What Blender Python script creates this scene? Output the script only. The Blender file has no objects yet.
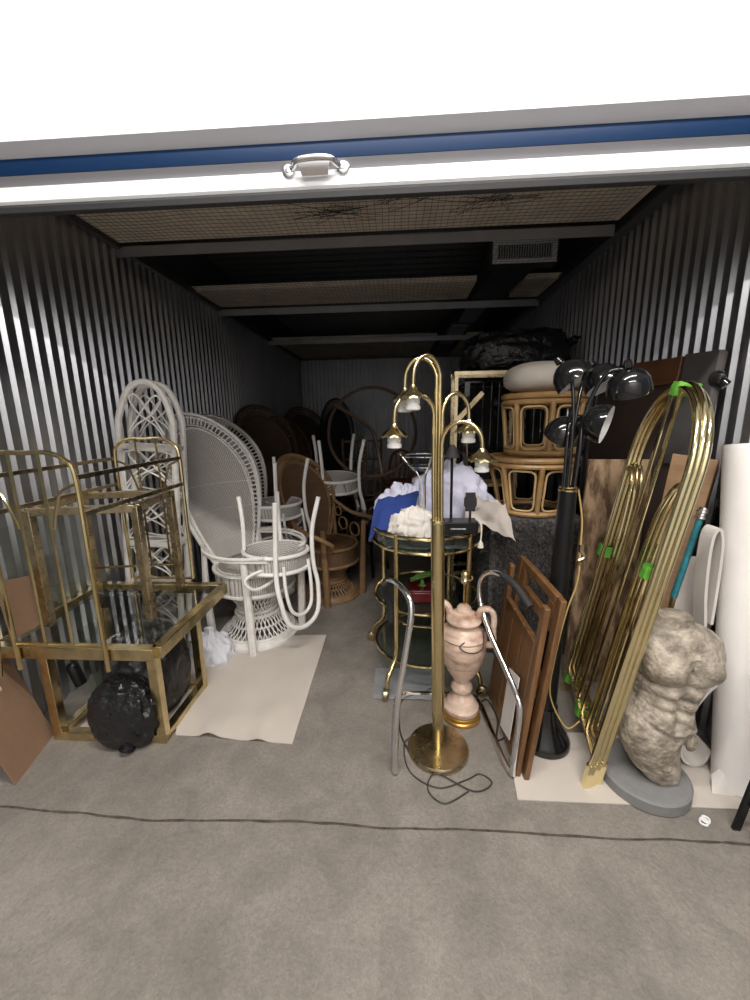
import bpy, math, random
from math import sin, cos, pi, radians, sqrt, atan2
from mathutils import Vector, Matrix, noise
random.seed(7)
S = bpy.context.scene
COL = S.collection

# ------------------------------------------------------------------ helpers
def lerp(a, b, t): return a + (b - a) * t
def nz(x, y, z): return noise.noise(Vector((x, y, z)))
def crv(pts, k=6, closed=False):
    """Catmull-Rom through the points."""
    p = [Vector(q) for q in pts]; n = len(p); out = []
    rng = n if closed else n - 1
    for i in range(rng):
        if closed: a, b, c, d = p[(i-1) % n], p[i], p[(i+1) % n], p[(i+2) % n]
        else: a, b, c, d = p[max(i-1, 0)], p[i], p[i+1], p[min(i+2, n-1)]
        for j in range(k):
            t = j / k
            out.append(.5*((2*b)+(c-a)*t+(2*a-5*b+4*c-d)*t*t+(3*b-a-3*c+d)*t**3))
    if not closed: out.append(p[-1].copy())
    return out
def circ(c, r, n=32, z=None, ry=None, M=None):
    o = [Vector((r*cos(2*pi*i/n), (ry or r)*sin(2*pi*i/n), 0)) for i in range(n)]
    if M: o = [M @ q for q in o]
    return [q + Vector(c) for q in o]

class B:
    def __init__(s): s.v = []; s.f = []
    def add(s, vs, fs):
        o = len(s.v); s.v += [Vector(q) for q in vs]; s.f += [tuple(i+o for i in f) for f in fs]; return s
    def tube(s, pts, r, n=8, closed=False):
        pts = [Vector(p) for p in pts]; m = len(pts)
        rr = r if isinstance(r, (list, tuple)) else [r]*m
        tans = []
        for i in range(m):
            a = pts[(i-1) % m] if closed or i else pts[0]
            b = pts[(i+1) % m] if closed or i < m-1 else pts[-1]
            t = b - a
            tans.append(t.normalized() if t.length > 1e-9 else Vector((0, 0, 1)))
        up = Vector((0, 0, 1)) if abs(tans[0].z) < .9 else Vector((1, 0, 0))
        nrm = (up - tans[0]*up.dot(tans[0])).normalized()
        vs = []
        for i in range(m):
            if i:
                nrm = nrm - tans[i]*nrm.dot(tans[i])
                nrm = nrm.normalized() if nrm.length > 1e-6 else tans[i].orthogonal().normalized()
            bi = tans[i].cross(nrm)
            for k in range(n):
                a = 2*pi*k/n
                vs.append(pts[i] + (nrm*cos(a) + bi*sin(a))*rr[i])
        fs = []
        for i in range(m if closed else m-1):
            j = (i+1) % m
            for k in range(n):
                l = (k+1) % n
                fs.append((i*n+k, i*n+l, j*n+l, j*n+k))
        if not closed:
            fs.append(tuple(range(n-1, -1, -1))); fs.append(tuple((m-1)*n+k for k in range(n)))
        return s.add(vs, fs)
    def box(s, c, size, M=None):
        x, y, z = [q/2 for q in size]
        vs = [Vector(q) for q in ((-x,-y,-z),(x,-y,-z),(x,y,-z),(-x,y,-z),(-x,-y,z),(x,-y,z),(x,y,z),(-x,y,z))]
        if M: vs = [M @ q for q in vs]
        return s.add([q+Vector(c) for q in vs], [(3,2,1,0),(4,5,6,7),(0,1,5,4),(1,2,6,5),(2,3,7,6),(3,0,4,7)])
    def bar(s, p, q, w, d=None, up=(0, 0, 1)):
        """rectangular tube from p to q; w across, d along up"""
        p, q = Vector(p), Vector(q); t = (q-p).normalized(); up = Vector(up)
        if abs(t.dot(up)) > .95: up = Vector((0, 1, 0))
        a = t.cross(up).normalized(); b = a.cross(t); d = d or w
        vs = [e + a*(i*w/2) + b*(j*d/2) for e in (p, q) for i, j in ((-1,-1),(1,-1),(1,1),(-1,1))]
        return s.add(vs, [(3,2,1,0),(4,5,6,7),(0,1,5,4),(1,2,6,5),(2,3,7,6),(3,0,4,7)])
    def lathe(s, prof, c=(0,0,0), n=28, M=None, closed=False, cap=True):
        vs = []
        for r, z in prof:
            for k in range(n):
                a = 2*pi*k/n; vs.append(Vector((r*cos(a), r*sin(a), z)))
        m = len(prof); fs = []
        for i in range(m if closed else m-1):
            j = (i+1) % m
            for k in range(n):
                l = (k+1) % n; fs.append((i*n+k, i*n+l, j*n+l, j*n+k))
        if not closed and cap:
            if prof[0][0] > 1e-4: fs.append(tuple(range(n-1, -1, -1)))
            if prof[-1][0] > 1e-4: fs.append(tuple((m-1)*n+k for k in range(n)))
        if M: vs = [M @ q for q in vs]
        return s.add([q+Vector(c) for q in vs], fs)
    def grid(s, fn, nu, nv, cu=False):
        vs = [fn(i/nu, j/nv) for j in range(nv+1) for i in range(nu+1)]
        fs = [(j*(nu+1)+i, j*(nu+1)+i+1, (j+1)*(nu+1)+i+1, (j+1)*(nu+1)+i) for j in range(nv) for i in range(nu)]
        return s.add(vs, fs)
    def slab(s, fn, nu, nv, th):
        """sheet with a thickness: fn(u,v) gives a point, th a vector"""
        th = Vector(th); W = nu+1; N = W*(nv+1)
        top = [Vector(fn(i/nu, j/nv)) for j in range(nv+1) for i in range(nu+1)]
        fs = [(j*W+i, j*W+i+1, (j+1)*W+i+1, (j+1)*W+i) for j in range(nv) for i in range(nu)]
        fs += [tuple(N+q for q in reversed(f)) for f in fs]
        ed = [i for i in range(nu)] + [nu+j*W for j in range(nv)] + [nv*W+i for i in range(nu, 0, -1)] + [j*W for j in range(nv, 0, -1)]
        for a in range(len(ed)):
            b = (a+1) % len(ed); fs.append((ed[b], ed[a], N+ed[a], N+ed[b]))
        return s.add(top+[q-th for q in top], fs)
    def prism(s, poly, h, M=None):
        """poly in xy, thickness h along z, then transformed"""
        n = len(poly); vs = [Vector((x, y, 0)) for x, y in poly]+[Vector((x, y, h)) for x, y in poly]
        if M: vs = [M @ q for q in vs]
        return s.add(vs, [tuple(range(n-1, -1, -1)), tuple(range(n, 2*n))]+[(i, (i+1) % n, n+(i+1) % n, n+i) for i in range(n)])
    def ball(s, fn, nu=48, nv=24):
        """closed blob: fn(direction) -> point"""
        vs = [fn(Vector((0, 0, -1)))]
        for j in range(1, nv):
            t = pi*j/nv
            for i in range(nu):
                a = 2*pi*i/nu; vs.append(fn(Vector((sin(t)*cos(a), sin(t)*sin(a), -cos(t)))))
        vs.append(fn(Vector((0, 0, 1)))); fs = []
        for i in range(nu):
            fs.append((0, 1+(i+1) % nu, 1+i))
            fs.append((len(vs)-1, 1+(nv-2)*nu+i, 1+(nv-2)*nu+(i+1) % nu))
        for j in range(nv-2):
            for i in range(nu):
                k = (i+1) % nu; a = 1+j*nu; b = a+nu
                fs.append((a+i, a+k, b+k, b+i))
        return s.add(vs, fs)
    def xf(s, M): s.v = [M @ q for q in s.v]; return s
    def build(s, name, mat, parent=None, world=True, ang=38, bevel=0):
        me = bpy.data.meshes.new(name); off = Vector((0, 0, 0))
        if parent and world:
            r = parent
            while r: off += r.location; r = r.parent
        me.from_pydata([q-off for q in s.v], [], s.f); me.update()
        me.polygons.foreach_set('use_smooth', [True]*len(me.polygons))
        me.set_sharp_from_angle(angle=radians(ang))
        me.materials.append(mat)
        o = bpy.data.objects.new(name, me); COL.objects.link(o)
        if parent: o.parent = parent
        if bevel:
            m = o.modifiers.new('b', 'BEVEL'); m.width = bevel; m.segments = 2; m.limit_method = 'ANGLE'
        return o

def tag(o, label, cat, group=None, kind=None):
    o['label'] = label; o['category'] = cat
    if group: o['group'] = group
    if kind: o['kind'] = kind
    return o
def thing(name, label, cat, loc=(0, 0, 0), group=None, rot=(0, 0, 0), sc=1):
    o = bpy.data.objects.new(name, None); COL.objects.link(o)
    o.location = loc; o.rotation_euler = rot; o.scale = (sc, sc, sc) if isinstance(sc, (int, float)) else sc
    o.empty_display_size = .1
    return tag(o, label, cat, group)
def dup(root, label, loc, rot=(0, 0, 0), sc=1, group=None, mats=None):
    r = root.copy(); COL.objects.link(r); r.location = loc; r.rotation_euler = rot
    r.scale = (sc, sc, sc) if isinstance(sc, (int, float)) else sc
    r['label'] = label
    if group: r['group'] = group
    elif 'group' in r: del r['group']
    def ch(a, b):
        for c in list(a.children):
            d = c.copy(); COL.objects.link(d); d.parent = b
            if mats:
                d.data = c.data.copy(); d.data.materials[0] = mats.get(c.data.materials[0].name, c.data.materials[0])
            ch(c, d)
    ch(root, r)
    return r
def struct(o): o['kind'] = 'structure'; return o

# ------------------------------------------------------------------ materials
def mat(name, col, rough=.5, metal=0, var=0, vscale=6, bump=0, bscale=40, col2=None, stretch=None, spec=.5, detail=4, coat=0, trans=0, contrast=None, rvar=0, bdist=.01, fine=None):
    m = bpy.data.materials.new(name); m.use_nodes = True; N = m.node_tree.nodes; L = m.node_tree.links
    b = N['Principled BSDF']
    b.inputs['Base Color'].default_value = (*col, 1); b.inputs['Roughness'].default_value = rough
    b.inputs['Metallic'].default_value = metal; b.inputs['Specular IOR Level'].default_value = spec
    if coat: b.inputs['Coat Weight'].default_value = coat
    if trans: b.inputs['Transmission Weight'].default_value = trans
    tc = N.new('ShaderNodeTexCoord'); mp = N.new('ShaderNodeMapping')
    L.new(tc.outputs['Object'], mp.inputs['Vector'])
    if stretch: mp.inputs['Scale'].default_value = stretch
    if var or col2:
        n = N.new('ShaderNodeTexNoise'); n.inputs['Scale'].default_value = vscale; n.inputs['Detail'].default_value = detail
        n.inputs['Roughness'].default_value = .6
        L.new(mp.outputs[0], n.inputs['Vector'])
        r = N.new('ShaderNodeValToRGB'); lo, hi = contrast or (.3, .7)
        r.color_ramp.elements[0].position = lo; r.color_ramp.elements[1].position = hi
        c2 = col2 or tuple(min(1, c*(1+var)) for c in col); c1 = col if col2 else tuple(c*(1-var) for c in col)
        r.color_ramp.elements[0].color = (*c1, 1); r.color_ramp.elements[1].color = (*c2, 1)
        L.new(n.outputs['Fac'], r.inputs['Fac']); L.new(r.outputs['Color'], b.inputs['Base Color'])
        if fine:
            prev = r.outputs['Color']
            for fs, lo, hi, amt in fine:
                nf = N.new('ShaderNodeTexNoise'); nf.inputs['Scale'].default_value = fs; nf.inputs['Detail'].default_value = 6; nf.inputs['Distortion'].default_value = .8
                L.new(mp.outputs[0], nf.inputs['Vector'])
                rf = N.new('ShaderNodeValToRGB'); rf.color_ramp.elements[0].position = lo; rf.color_ramp.elements[1].position = hi
                g0, g1 = 1-amt, 1+amt*.55
                rf.color_ramp.elements[0].color = (g0, g0, g0, 1); rf.color_ramp.elements[1].color = (g1, g1, g1, 1)
                L.new(nf.outputs['Fac'], rf.inputs['Fac'])
                mx = N.new('ShaderNodeMix'); mx.data_type = 'RGBA'; mx.blend_type = 'MULTIPLY'; mx.inputs[0].default_value = 1
                L.new(prev, mx.inputs[6]); L.new(rf.outputs['Color'], mx.inputs[7]); prev = mx.outputs[2]
            L.new(prev, b.inputs['Base Color'])
        if rvar:
            mr = N.new('ShaderNodeMapRange'); mr.inputs[3].default_value = rough-rvar; mr.inputs[4].default_value = rough+rvar
            L.new(n.outputs['Fac'], mr.inputs[0]); L.new(mr.outputs[0], b.inputs['Roughness'])
    if bump:
        n2 = N.new('ShaderNodeTexNoise'); n2.inputs['Scale'].default_value = bscale; n2.inputs['Detail'].default_value = 5
        L.new(mp.outputs[0], n2.inputs['Vector'])
        bp = N.new('ShaderNodeBump'); bp.inputs['Strength'].default_value = bump; bp.inputs['Distance'].default_value = bdist
        L.new(n2.outputs['Fac'], bp.inputs['Height']); L.new(bp.outputs[0], b.inputs['Normal'])
    return m
def weave(name, c1, c2, sz=110, sx=70, rough=.6, bstr=.7):
    """woven strands: rows along z crossed by finer uprights"""
    m = bpy.data.materials.new(name); m.use_nodes = True; N = m.node_tree.nodes; L = m.node_tree.links
    b = N['Principled BSDF']; b.inputs['Roughness'].default_value = rough
    tc = N.new('ShaderNodeTexCoord')
    def wave(axis, sc):
        w = N.new('ShaderNodeTexWave'); w.bands_direction = axis; w.inputs['Scale'].default_value = sc
        w.inputs['Distortion'].default_value = .6; w.inputs['Detail'].default_value = 1
        L.new(tc.outputs['Object'], w.inputs['Vector']); return w
    a = wave('Z', sz/6.28); c = wave('X', sx/6.28)
    mul = N.new('ShaderNodeMath'); mul.operation = 'MULTIPLY'
    L.new(a.outputs['Fac'], mul.inputs[0]); L.new(c.outputs['Fac'], mul.inputs[1])
    sq = N.new('ShaderNodeMath'); sq.operation = 'POWER'; sq.inputs[1].default_value = .5; L.new(mul.outputs[0], sq.inputs[0])
    r = N.new('ShaderNodeValToRGB'); r.color_ramp.elements[0].position = .12; r.color_ramp.elements[1].position = .5
    r.color_ramp.elements[0].color = (*c1, 1); r.color_ramp.elements[1].color = (*c2, 1)
    L.new(sq.outputs[0], r.inputs['Fac']); L.new(r.outputs['Color'], b.inputs['Base Color'])
    bp = N.new('ShaderNodeBump'); bp.inputs['Strength'].default_value = bstr; bp.inputs['Distance'].default_value = .006
    L.new(sq.outputs[0], bp.inputs['Height']); L.new(bp.outputs[0], b.inputs['Normal'])
    return m
def glass(name, col, rough=.02, alpha_mix=.85):
    """thin pane: mostly see-through with a tint, mirror-like at grazing angles"""
    m = bpy.data.materials.new(name); m.use_nodes = True; N = m.node_tree.nodes; L = m.node_tree.links
    N.remove(N['Principled BSDF']); out = N['Material Output']
    t = N.new('ShaderNodeBsdfTransparent'); t.inputs[0].default_value = (*col, 1)
    g = N.new('ShaderNodeBsdfGlossy'); g.inputs['Roughness'].default_value = rough
    lw = N.new('ShaderNodeLayerWeight'); lw.inputs[0].default_value = .5
    pw = N.new('ShaderNodeMath'); pw.operation = 'POWER'; pw.inputs[1].default_value = 3.5; L.new(lw.outputs['Facing'], pw.inputs[0])
    f = N.new('ShaderNodeMath'); f.operation = 'MULTIPLY_ADD'; f.inputs[1].default_value = .6; f.inputs[2].default_value = .035; L.new(pw.outputs[0], f.inputs[0])
    mx = N.new('ShaderNodeMixShader'); L.new(f.outputs[0], mx.inputs[0]); L.new(t.outputs[0], mx.inputs[1]); L.new(g.outputs[0], mx.inputs[2])
    L.new(mx.outputs[0], out.inputs['Surface']); return m

M = {}
M['concrete'] = mat('concrete', (.235, .212, .188), .75, var=.20, vscale=2.0, bump=.35, bscale=70, detail=8, fine=((7, .35, .65, .14), (70, .38, .62, .10), (190, .3, .7, .14)))
M['joint'] = mat('joint', (.075, .06, .05), .9, var=.5, vscale=30)
M['galv'] = mat('galvanised', (.46, .47, .50), .33, .95, var=.14, vscale=3, stretch=(1, 1, .25))
M['galvback'] = mat('galvanised_back', (.42, .43, .45), .45, .8, var=.1, vscale=3)
M['angle'] = mat('dark_steel', (.10, .10, .105), .5, .6)
M['beam'] = mat('beam_steel', (.42, .43, .46), .45, .7, var=.1, vscale=5)
M['board'] = mat('ceiling_board', (.86, .76, .64), .95, var=.12, vscale=9, bump=.3, bscale=90)
M['deck'] = mat('steel_deck', (.10, .10, .105), .5, .6)
M['wire'] = mat('net_wire', (.02, .02, .022), .6)
M['doorw'] = mat('door_white', (.84, .85, .87), .4)
M['doorg'] = mat('door_grey', (.54, .54, .58), .5, 0)
M['doorrib'] = mat('door_rib_grey', (.20, .20, .215), .5)
M['doorb'] = mat('door_blue', (.002, .022, .075), .5, spec=.25)
M['rubber'] = mat('rubber', (.03, .03, .033), .6, bump=.1)
M['steel'] = mat('handle_steel', (.72, .72, .74), .22, 1)
M['white_paint'] = mat('white_paint', (.80, .80, .80), .5)
M['jamb'] = mat('jamb_white', (.78, .78, .79), .5)
M['brass'] = mat('brass', (.66, .54, .29), .17, 1, var=.12, vscale=9, rvar=.06)
M['brass_old'] = mat('brass_worn', (.64, .52, .29), .24, 1, var=.32, vscale=14, rvar=.1)
M['brass_bright'] = mat('brass_bright', (.84, .73, .43), .12, 1)
M['brass_dark'] = mat('brass_tarnished', (.50, .41, .26), .28, 1, var=.25, vscale=18, rvar=.08)
M['chrome'] = mat('chrome', (.78, .79, .81), .08, 1)
M['white_rattan'] = mat('white_rattan', (.76, .745, .72), .5, var=.10, vscale=20, bump=.12, bscale=120)
M['white_bent'] = mat('white_bent', (.84, .83, .81), .4, var=.04, vscale=9)
M['white_weave'] = weave('white_weave', (.24, .22, .20), (.74, .72, .69), 260, 170)
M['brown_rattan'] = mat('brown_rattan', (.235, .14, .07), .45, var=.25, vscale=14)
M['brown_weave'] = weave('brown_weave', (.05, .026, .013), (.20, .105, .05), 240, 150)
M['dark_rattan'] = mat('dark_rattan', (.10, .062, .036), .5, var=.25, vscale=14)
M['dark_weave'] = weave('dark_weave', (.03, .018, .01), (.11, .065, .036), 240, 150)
M['black_rattan'] = mat('black_rattan', (.012, .012, .014), .4)
M['black_weave'] = weave('black_weave', (.004, .004, .005), (.018, .018, .022), 240, 150)
M['honey'] = mat('honey_rattan', (.47, .285, .12), .35, var=.22, vscale=9)
M['honey_light'] = mat('honey_pale_rattan', (.66, .46, .23), .4, var=.15, vscale=9)
M['linen'] = mat('linen', (.72, .66, .59), .95, var=.05, bump=.25, bscale=160)
M['shag'] = mat('shag', (.045, .042, .042), 1, bump=1, bscale=70, col2=(.20, .185, .18), vscale=55, contrast=(.42, .75))
M['black_gloss'] = mat('black_gloss', (.008, .008, .009), .1, coat=.4)
M['black_satin'] = mat('black_satin', (.007, .007, .008), .28, spec=.35)
M['black_matte'] = mat('black_matte', (.018, .018, .02), .75)
M['bagm'] = mat('bag_matte', (.014, .014, .015), .42, bump=.9, bscale=11, bdist=.02)
M['bags'] = mat('bag_shiny', (.013, .013, .015), .2, bump=.9, bscale=16, bdist=.025)
M['enamel'] = mat('enamel', (.80, .80, .80), .35)
M['bulbwhite'] = mat('porcelain', (.86, .86, .85), .3)
M['redwood'] = mat('redwood', (.10, .046, .017), .35, col2=(.205, .102, .042), vscale=7, stretch=(6, 6, 1))
M['barkboard'] = mat('rough_board', (.105, .06, .032), .85, col2=(.40, .275, .165), vscale=9, stretch=(2.5, 3, .7), bump=.9, bscale=18, detail=8, contrast=(.42, .60))
M['darkpanel'] = mat('dark_panel', (.072, .05, .043), .8, var=.15, vscale=5)
M['greypanel'] = mat('grey_panel', (.075, .072, .072), .75, var=.15, vscale=8)
M['darkwood'] = mat('dark_wood', (.14, .062, .03), .5, var=.25, vscale=6, stretch=(1, 1, 5))
M['tanwood'] = mat('tan_wood', (.42, .27, .155), .6, col2=(.34, .20, .11), vscale=5, stretch=(1, 1, 9))
M['midwood'] = mat('mid_wood', (.17, .105, .066), .6, var=.2, vscale=6, stretch=(1, 6, 1))
M['teal'] = mat('teal_tape', (.02, .16, .20), .3, var=.3, vscale=25)
M['hardboard'] = mat('hardboard', (.27, .165, .105), .8, var=.06, vscale=20)
M['foam'] = mat('foam', (.66, .62, .585), .8, var=.03, vscale=5)
M['paper'] = mat('foam_paper', (.54, .49, .44), .85, var=.05, vscale=4, bump=.15, bscale=9)
M['plastic'] = mat('white_tube', (.80, .77, .75), .35, var=.03, vscale=7)
M['crumple'] = mat('crumpled_plastic', (.72, .73, .80), .35, bump=.5, bscale=14)
M['stone'] = mat('torso_stone', (.20, .17, .135), .5, col2=(.50, .44, .36), vscale=17, detail=9, bump=.9, bscale=60, contrast=(.38, .66))
M['plinth'] = mat('plinth_grey', (.21, .21, .21), .7, var=.08, vscale=30)
M['marble'] = mat('alabaster', (.30, .16, .11), .35, col2=(.66, .50, .40), vscale=9, detail=8, contrast=(.30, .52), stretch=(1, 1, 2.4))
M['gold'] = mat('gold_ring', (.60, .36, .10), .3, .8)
M['tape'] = mat('green_tape', (.12, .40, .04), .6, bump=.3, bscale=30)
M['blue'] = mat('blue_towel', (.020, .048, .23), .95, bump=.5, bscale=120)
M['lavender'] = mat('lavender_sheet', (.60, .60, .74), .85)
M['cream'] = mat('cream_cloth', (.74, .70, .66), .9)
M['beige_cloth'] = mat('beige_cloth', (.66, .60, .56), .9)
M['red'] = mat('red_glassware', (.09, .006, .01), .15)
M['green'] = mat('green_glassware', (.10, .20, .05), .2)
M['glass'] = glass('clear_glass', (.955, .975, .968))
M['tinted'] = glass('tinted_glass', (.76, .81, .79))
M['greyplastic'] = mat('grey_plastic', (.26, .265, .28), .3, bump=.5, bscale=14)
M['label'] = mat('white_print', (.75, .75, .75), .6)
M['cord'] = mat('cord_dark', (.035, .03, .025), .5)
M['cordgold'] = mat('cord_gold', (.42, .30, .11), .45)
M['string'] = mat('string', (.72, .68, .60), .9)
M['rust'] = mat('red_stool', (.16, .045, .02), .5, var=.2)
M['lamp_on'] = bpy.data.materials.new('tube_lamp_lit'); M['lamp_on'].use_nodes = True
_b = M['lamp_on'].node_tree.nodes['Principled BSDF']; _b.inputs['Emission Color'].default_value = (1, .98, .95, 1); _b.inputs['Emission Strength'].default_value = 8
# ------------------------------------------------------------------ setting
XL, XR, YB, YD, ZN = -1.82, 1.42, 7.5, 1.38, 2.55
def corr_profile(length, pitch=.076, dep=.017):
    """(along, depth) polyline of the corrugated sheet"""
    out = []; a = 0
    while a < length:
        for da, d in ((0, 0), (.024, 0), (.037, dep), (.061, dep), (.074, 0)):
            out.append((min(a+da, length), d))
        a += pitch
    return out
def corr_wall(name, m, length, place, zt):
    b = B(); pr = corr_profile(length); vs = []
    for a, d in pr: vs += [place(a, d, 0), place(a, d, zt)]
    fs = [(2*i, 2*i+2, 2*i+3, 2*i+1) for i in range(len(pr)-1)]
    b.add(vs, fs); n = len(vs)
    return struct(b.build(name, m, ang=20))
corr_wall('wall_left', M['galv'], YB-1.40, lambda a, d, z: (XL+d, 1.40+a, z), ZN)
corr_wall('wall_right', M['galv'], YB-1.40, lambda a, d, z: (XR-d, 1.40+a, z), ZN)
corr_wall('wall_back', M['galvback'], XR-XL, lambda a, d, z: (XL+a, YB-d, z), ZN)
b = B()
b.grid(lambda u, v: Vector((lerp(-4, 4, u), lerp(-2.2, YB+.05, v), 0)), 8, 8)
struct(b.build('floor', M['concrete']))
# the wavy joint across the slab at the threshold
b = B()
def joint(u, v):
    x = lerp(-3, 3, u); w = .0035+.004*abs(nz(x*9, 3, 0)) + .002*nz(x*40, 1, 0)
    y = 1.148+.022*nz(x*1.6, 0, 5)+.008*nz(x*7, 2, 2) + (v-.5)*2*w
    return Vector((x, y, .0015))
b.grid(joint, 400, 1)
struct(b.build('trim_1', M['joint']))

# ceiling: dark steel deck, board strips below it, cross beams, wall angles
b = B(); pr = corr_profile(YB-1.42, .15, .04); vs = []
for a, d in pr: vs += [(XL, 1.42+a, 3.02-d), (XR, 1.42+a, 3.02-d)]
b.add(vs, [(2*i, 2*i+2, 2*i+3, 2*i+1) for i in range(len(pr)-1)])
cl = struct(b.build('ceiling', M['deck'], ang=20))
for i, (y0, y1, xr) in enumerate(((1.42, 2.665, 1.30), (3.62, 4.125, .66), (5.80, YB, .54))):
    b = B().box(((XL+xr)/2, (y0+y1)/2, 2.605), (xr-XL, y1-y0, .04))
    if i: b.box(((xr+.40+1.36)/2, (y0+y1)/2, 2.605), (1.36-xr-.40, y1-y0, .04))
    struct(b.build('ceiling_panel', M['board'])).name = 'ceiling_%d' % (i+1)
for i, (y, xr) in enumerate(((2.67, 1.30), (4.13, 1.36), (5.68, 1.36))):
    b = B()
    b.box(((XL+xr)/2, y, 2.534), (xr-XL-.03, .006, .062)); b.box(((XL+xr)/2, y+.03, 2.562), (xr-XL-.03, .06, .006))
    struct(b.build('beam_%d' % (i+1), M['beam']))
for i, (x0, x1) in enumerate(((XL, XL+.05), (1.33, XR))):
    b = B().box(((x0+x1)/2, (1.42+YB)/2, 2.575), (x1-x0, YB-1.42, .05))
    struct(b.build('trim_%d' % (i+2), M['angle']))
for i, (a, c) in enumerate((((XL, 1.42), (XL, YB)), ((XR, YB), (XR, 1.42)), ((XL, YB), (XR, YB)), ((XR, 1.42), (XL, 1.42)))):
    b = B(); b.add([(*a, 2.55), (*c, 2.55), (*c, 3.03), (*a, 3.03)], [(0, 1, 2, 3)])
    struct(b.build('wall_upper_%s' % ('left', 'right', 'back', 'front')[i], M['deck']))
b = B().box(((XL+XR)/2, YB-.03, 2.58), (XR-XL, .05, .06))
struct(b.build('trim_4', M['angle']))
# wire net
b = B()
def wob(x, y): return 2.562+.006*nz(x*3, y*3, 1)
x = XL+.06
while x < XR-.08:
    b.tube([(x+.008*nz(x*5, y*4, 0), 1.43+y, wob(x, y)) for y in [k*.12 for k in range(51)]], .0011, 3); x += .038+.006*nz(x*9, 0, 0)
y = 1.45
while y < YB-.05:
    b.tube([(xx, y+.008*nz(xx*4, y*6, 3), wob(xx, y-1.43)) for xx in [XL+.05+k*.12 for k in range(26)]], .0011, 3); y += (.038 if y < 4.2 else .1)+.008*nz(y*11, 0, 0)
for cx, cy, R, s in ((.12, 2.2, .75, 1), (-.35, 2.35, .5, 2), (.5, 2.3, .6, 5)):     # tangled loose ends
    for k in range(4):
        b.tube(crv([(cx+R*nz(k, j*.7, s), cy+.6*R*nz(k+9, j*.7, s), 2.552+.006*nz(k, j, 4)) for j in range(7)], 5), .0013, 3)
o = b.build('ceiling_net', M['wire']); tag(o, 'black wire netting stretched under the beige ceiling boards', 'netting', kind='structure')

# roller door, drawn up above the opening
DX0, DX1 = -1.83, 1.43
def strip(prof, name, m, parent, th=.012):
    """profile (y,z) listed downwards, extruded along x with a small thickness behind"""
    b = B(); vs = []; n = len(prof)
    for y, z in prof: vs += [(DX0, y, z), (DX1, y, z)]
    for y, z in prof: vs += [(DX0, y+th, z), (DX1, y+th, z)]
    fs = [(2*i, 2*i+1, 2*i+3, 2*i+2) for i in range(n-1)] + [(2*n+2*i+2, 2*n+2*i+3, 2*n+2*i+1, 2*n+2*i) for i in range(n-1)]
    fs += [(1, 0, 2*n, 2*n+1), (2*n-2, 2*n-1, 4*n-1, 4*n-2)]
    fs += [(2*i, 2*i+2, 2*n+2*i+2, 2*n+2*i) for i in range(n-1)] + [(2*i+3, 2*i+1, 2*n+2*i+1, 2*n+2*i+3) for i in range(n-1)]
    b.add(vs, fs); return struct(b.build(name, m, parent, world=True, ang=25))
door = thing('door_1', 'white roller door drawn up, with blue stripe and steel handle', 'door', (0, YD, 2.14)); door['kind'] = 'structure'
strip([(1.345, 3.3), (1.345, 2.319)], 'curtain', M['doorw'], door)
strip([(1.345, 2.318), (1.380, 2.293)], 'grey_slope', M['doorg'], door)
strip([(1.380, 2.292), (1.378, 2.27), (1.384, 2.249)], 'blue_stripe', M['doorb'], door)
strip([(1.385, 2.248), (1.400, 2.226)], 'grey_rib', M['doorrib'], door)
strip([(1.400, 2.225), (1.390, 2.219), (1.390, 2.178), (1.396, 2.171)], 'bottom_bar', M['doorw'], door)
strip([(1.396, 2.170), (1.388, 2.160), (1.392, 2.145), (1.400, 2.142)], 'rubber_seal', M['rubber'], door)
h = B(); hx = -.255; hz = 2.222
h.tube(crv([(hx-.078, 1.386, hz), (hx-.066, 1.372, hz+.004), (hx-.05, 1.355, hz+.008), (hx, 1.350, hz+.011), (hx+.05, 1.355, hz+.010), (hx+.066, 1.372, hz+.006), (hx+.078, 1.386, hz+.002)], 5), .009, 10)
h.slab(lambda u, v: Vector((hx+lerp(-.054, .054, u)*(1-.25*(1-v)), 1.352+.02*(1-v)**2, lerp(hz-.026, hz+.012, v))), 10, 8, (0, -.004, 0))
for s in (-1, 1):
    R = Matrix.Rotation(pi/2, 3, 'X')
    h.lathe([(.020, 0), (.020, .004), (.016, .007), (.009, .007), (.008, .011), (0, .012)], (hx+s*.086, 1.389, hz+.001*s), 18, R)
struct(h.build('door_handle', M['steel'], door))

# corridor in front: jambs, opposite wall, ceiling, tube lights
for i, (x0, x1) in enumerate(((-3.2, -1.83), (1.43, 3.2))):
    b = B().box(((x0+x1)/2, 1.40, 1.65), (x1-x0, .03, 3.3))
    struct(b.build('wall_front_%s' % ('left', 'right')[i], M['jamb']))
b = B().grid(lambda u, v: Vector((lerp(3.2, -3.2, u), -2.0, lerp(0, 3.3, v))), 2, 2); struct(b.build('wall_corridor', M['jamb']))
b = B().grid(lambda u, v: Vector((lerp(-3.2, 3.2, u), lerp(-2.0, 1.40, v), 3.32)), 2, 2); struct(b.build('ceiling_corridor', M['jamb']))
def tube_light(cx, cy, label, power, ln=1.5):
    t = thing('ceiling_light', label, 'light', (cx, cy, 3.24), 'corridor tube lights')
    B().box((0, 0, .04), (ln, .16, .06)).build('housing', M['white_paint'], t, world=False)
    B().tube([(-ln/2+.03, 0, -.005), (ln/2-.03, 0, -.005)], .018, 10).build('lamp_tube', M['lamp_on'], t, world=False)
    l = bpy.data.lights.new('tube_glow', 'AREA'); l.shape = 'RECTANGLE'; l.size = ln; l.size_y = .10; l.energy = power; l.color = (1, .95, .89)
    lo = bpy.data.objects.new('tube_glow', l); COL.objects.link(lo); lo.location = (cx, cy, 3.205); return lo
tube_light(.15, .45, 'corridor tube light in front of the roller door', 135, 2.2)
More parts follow.
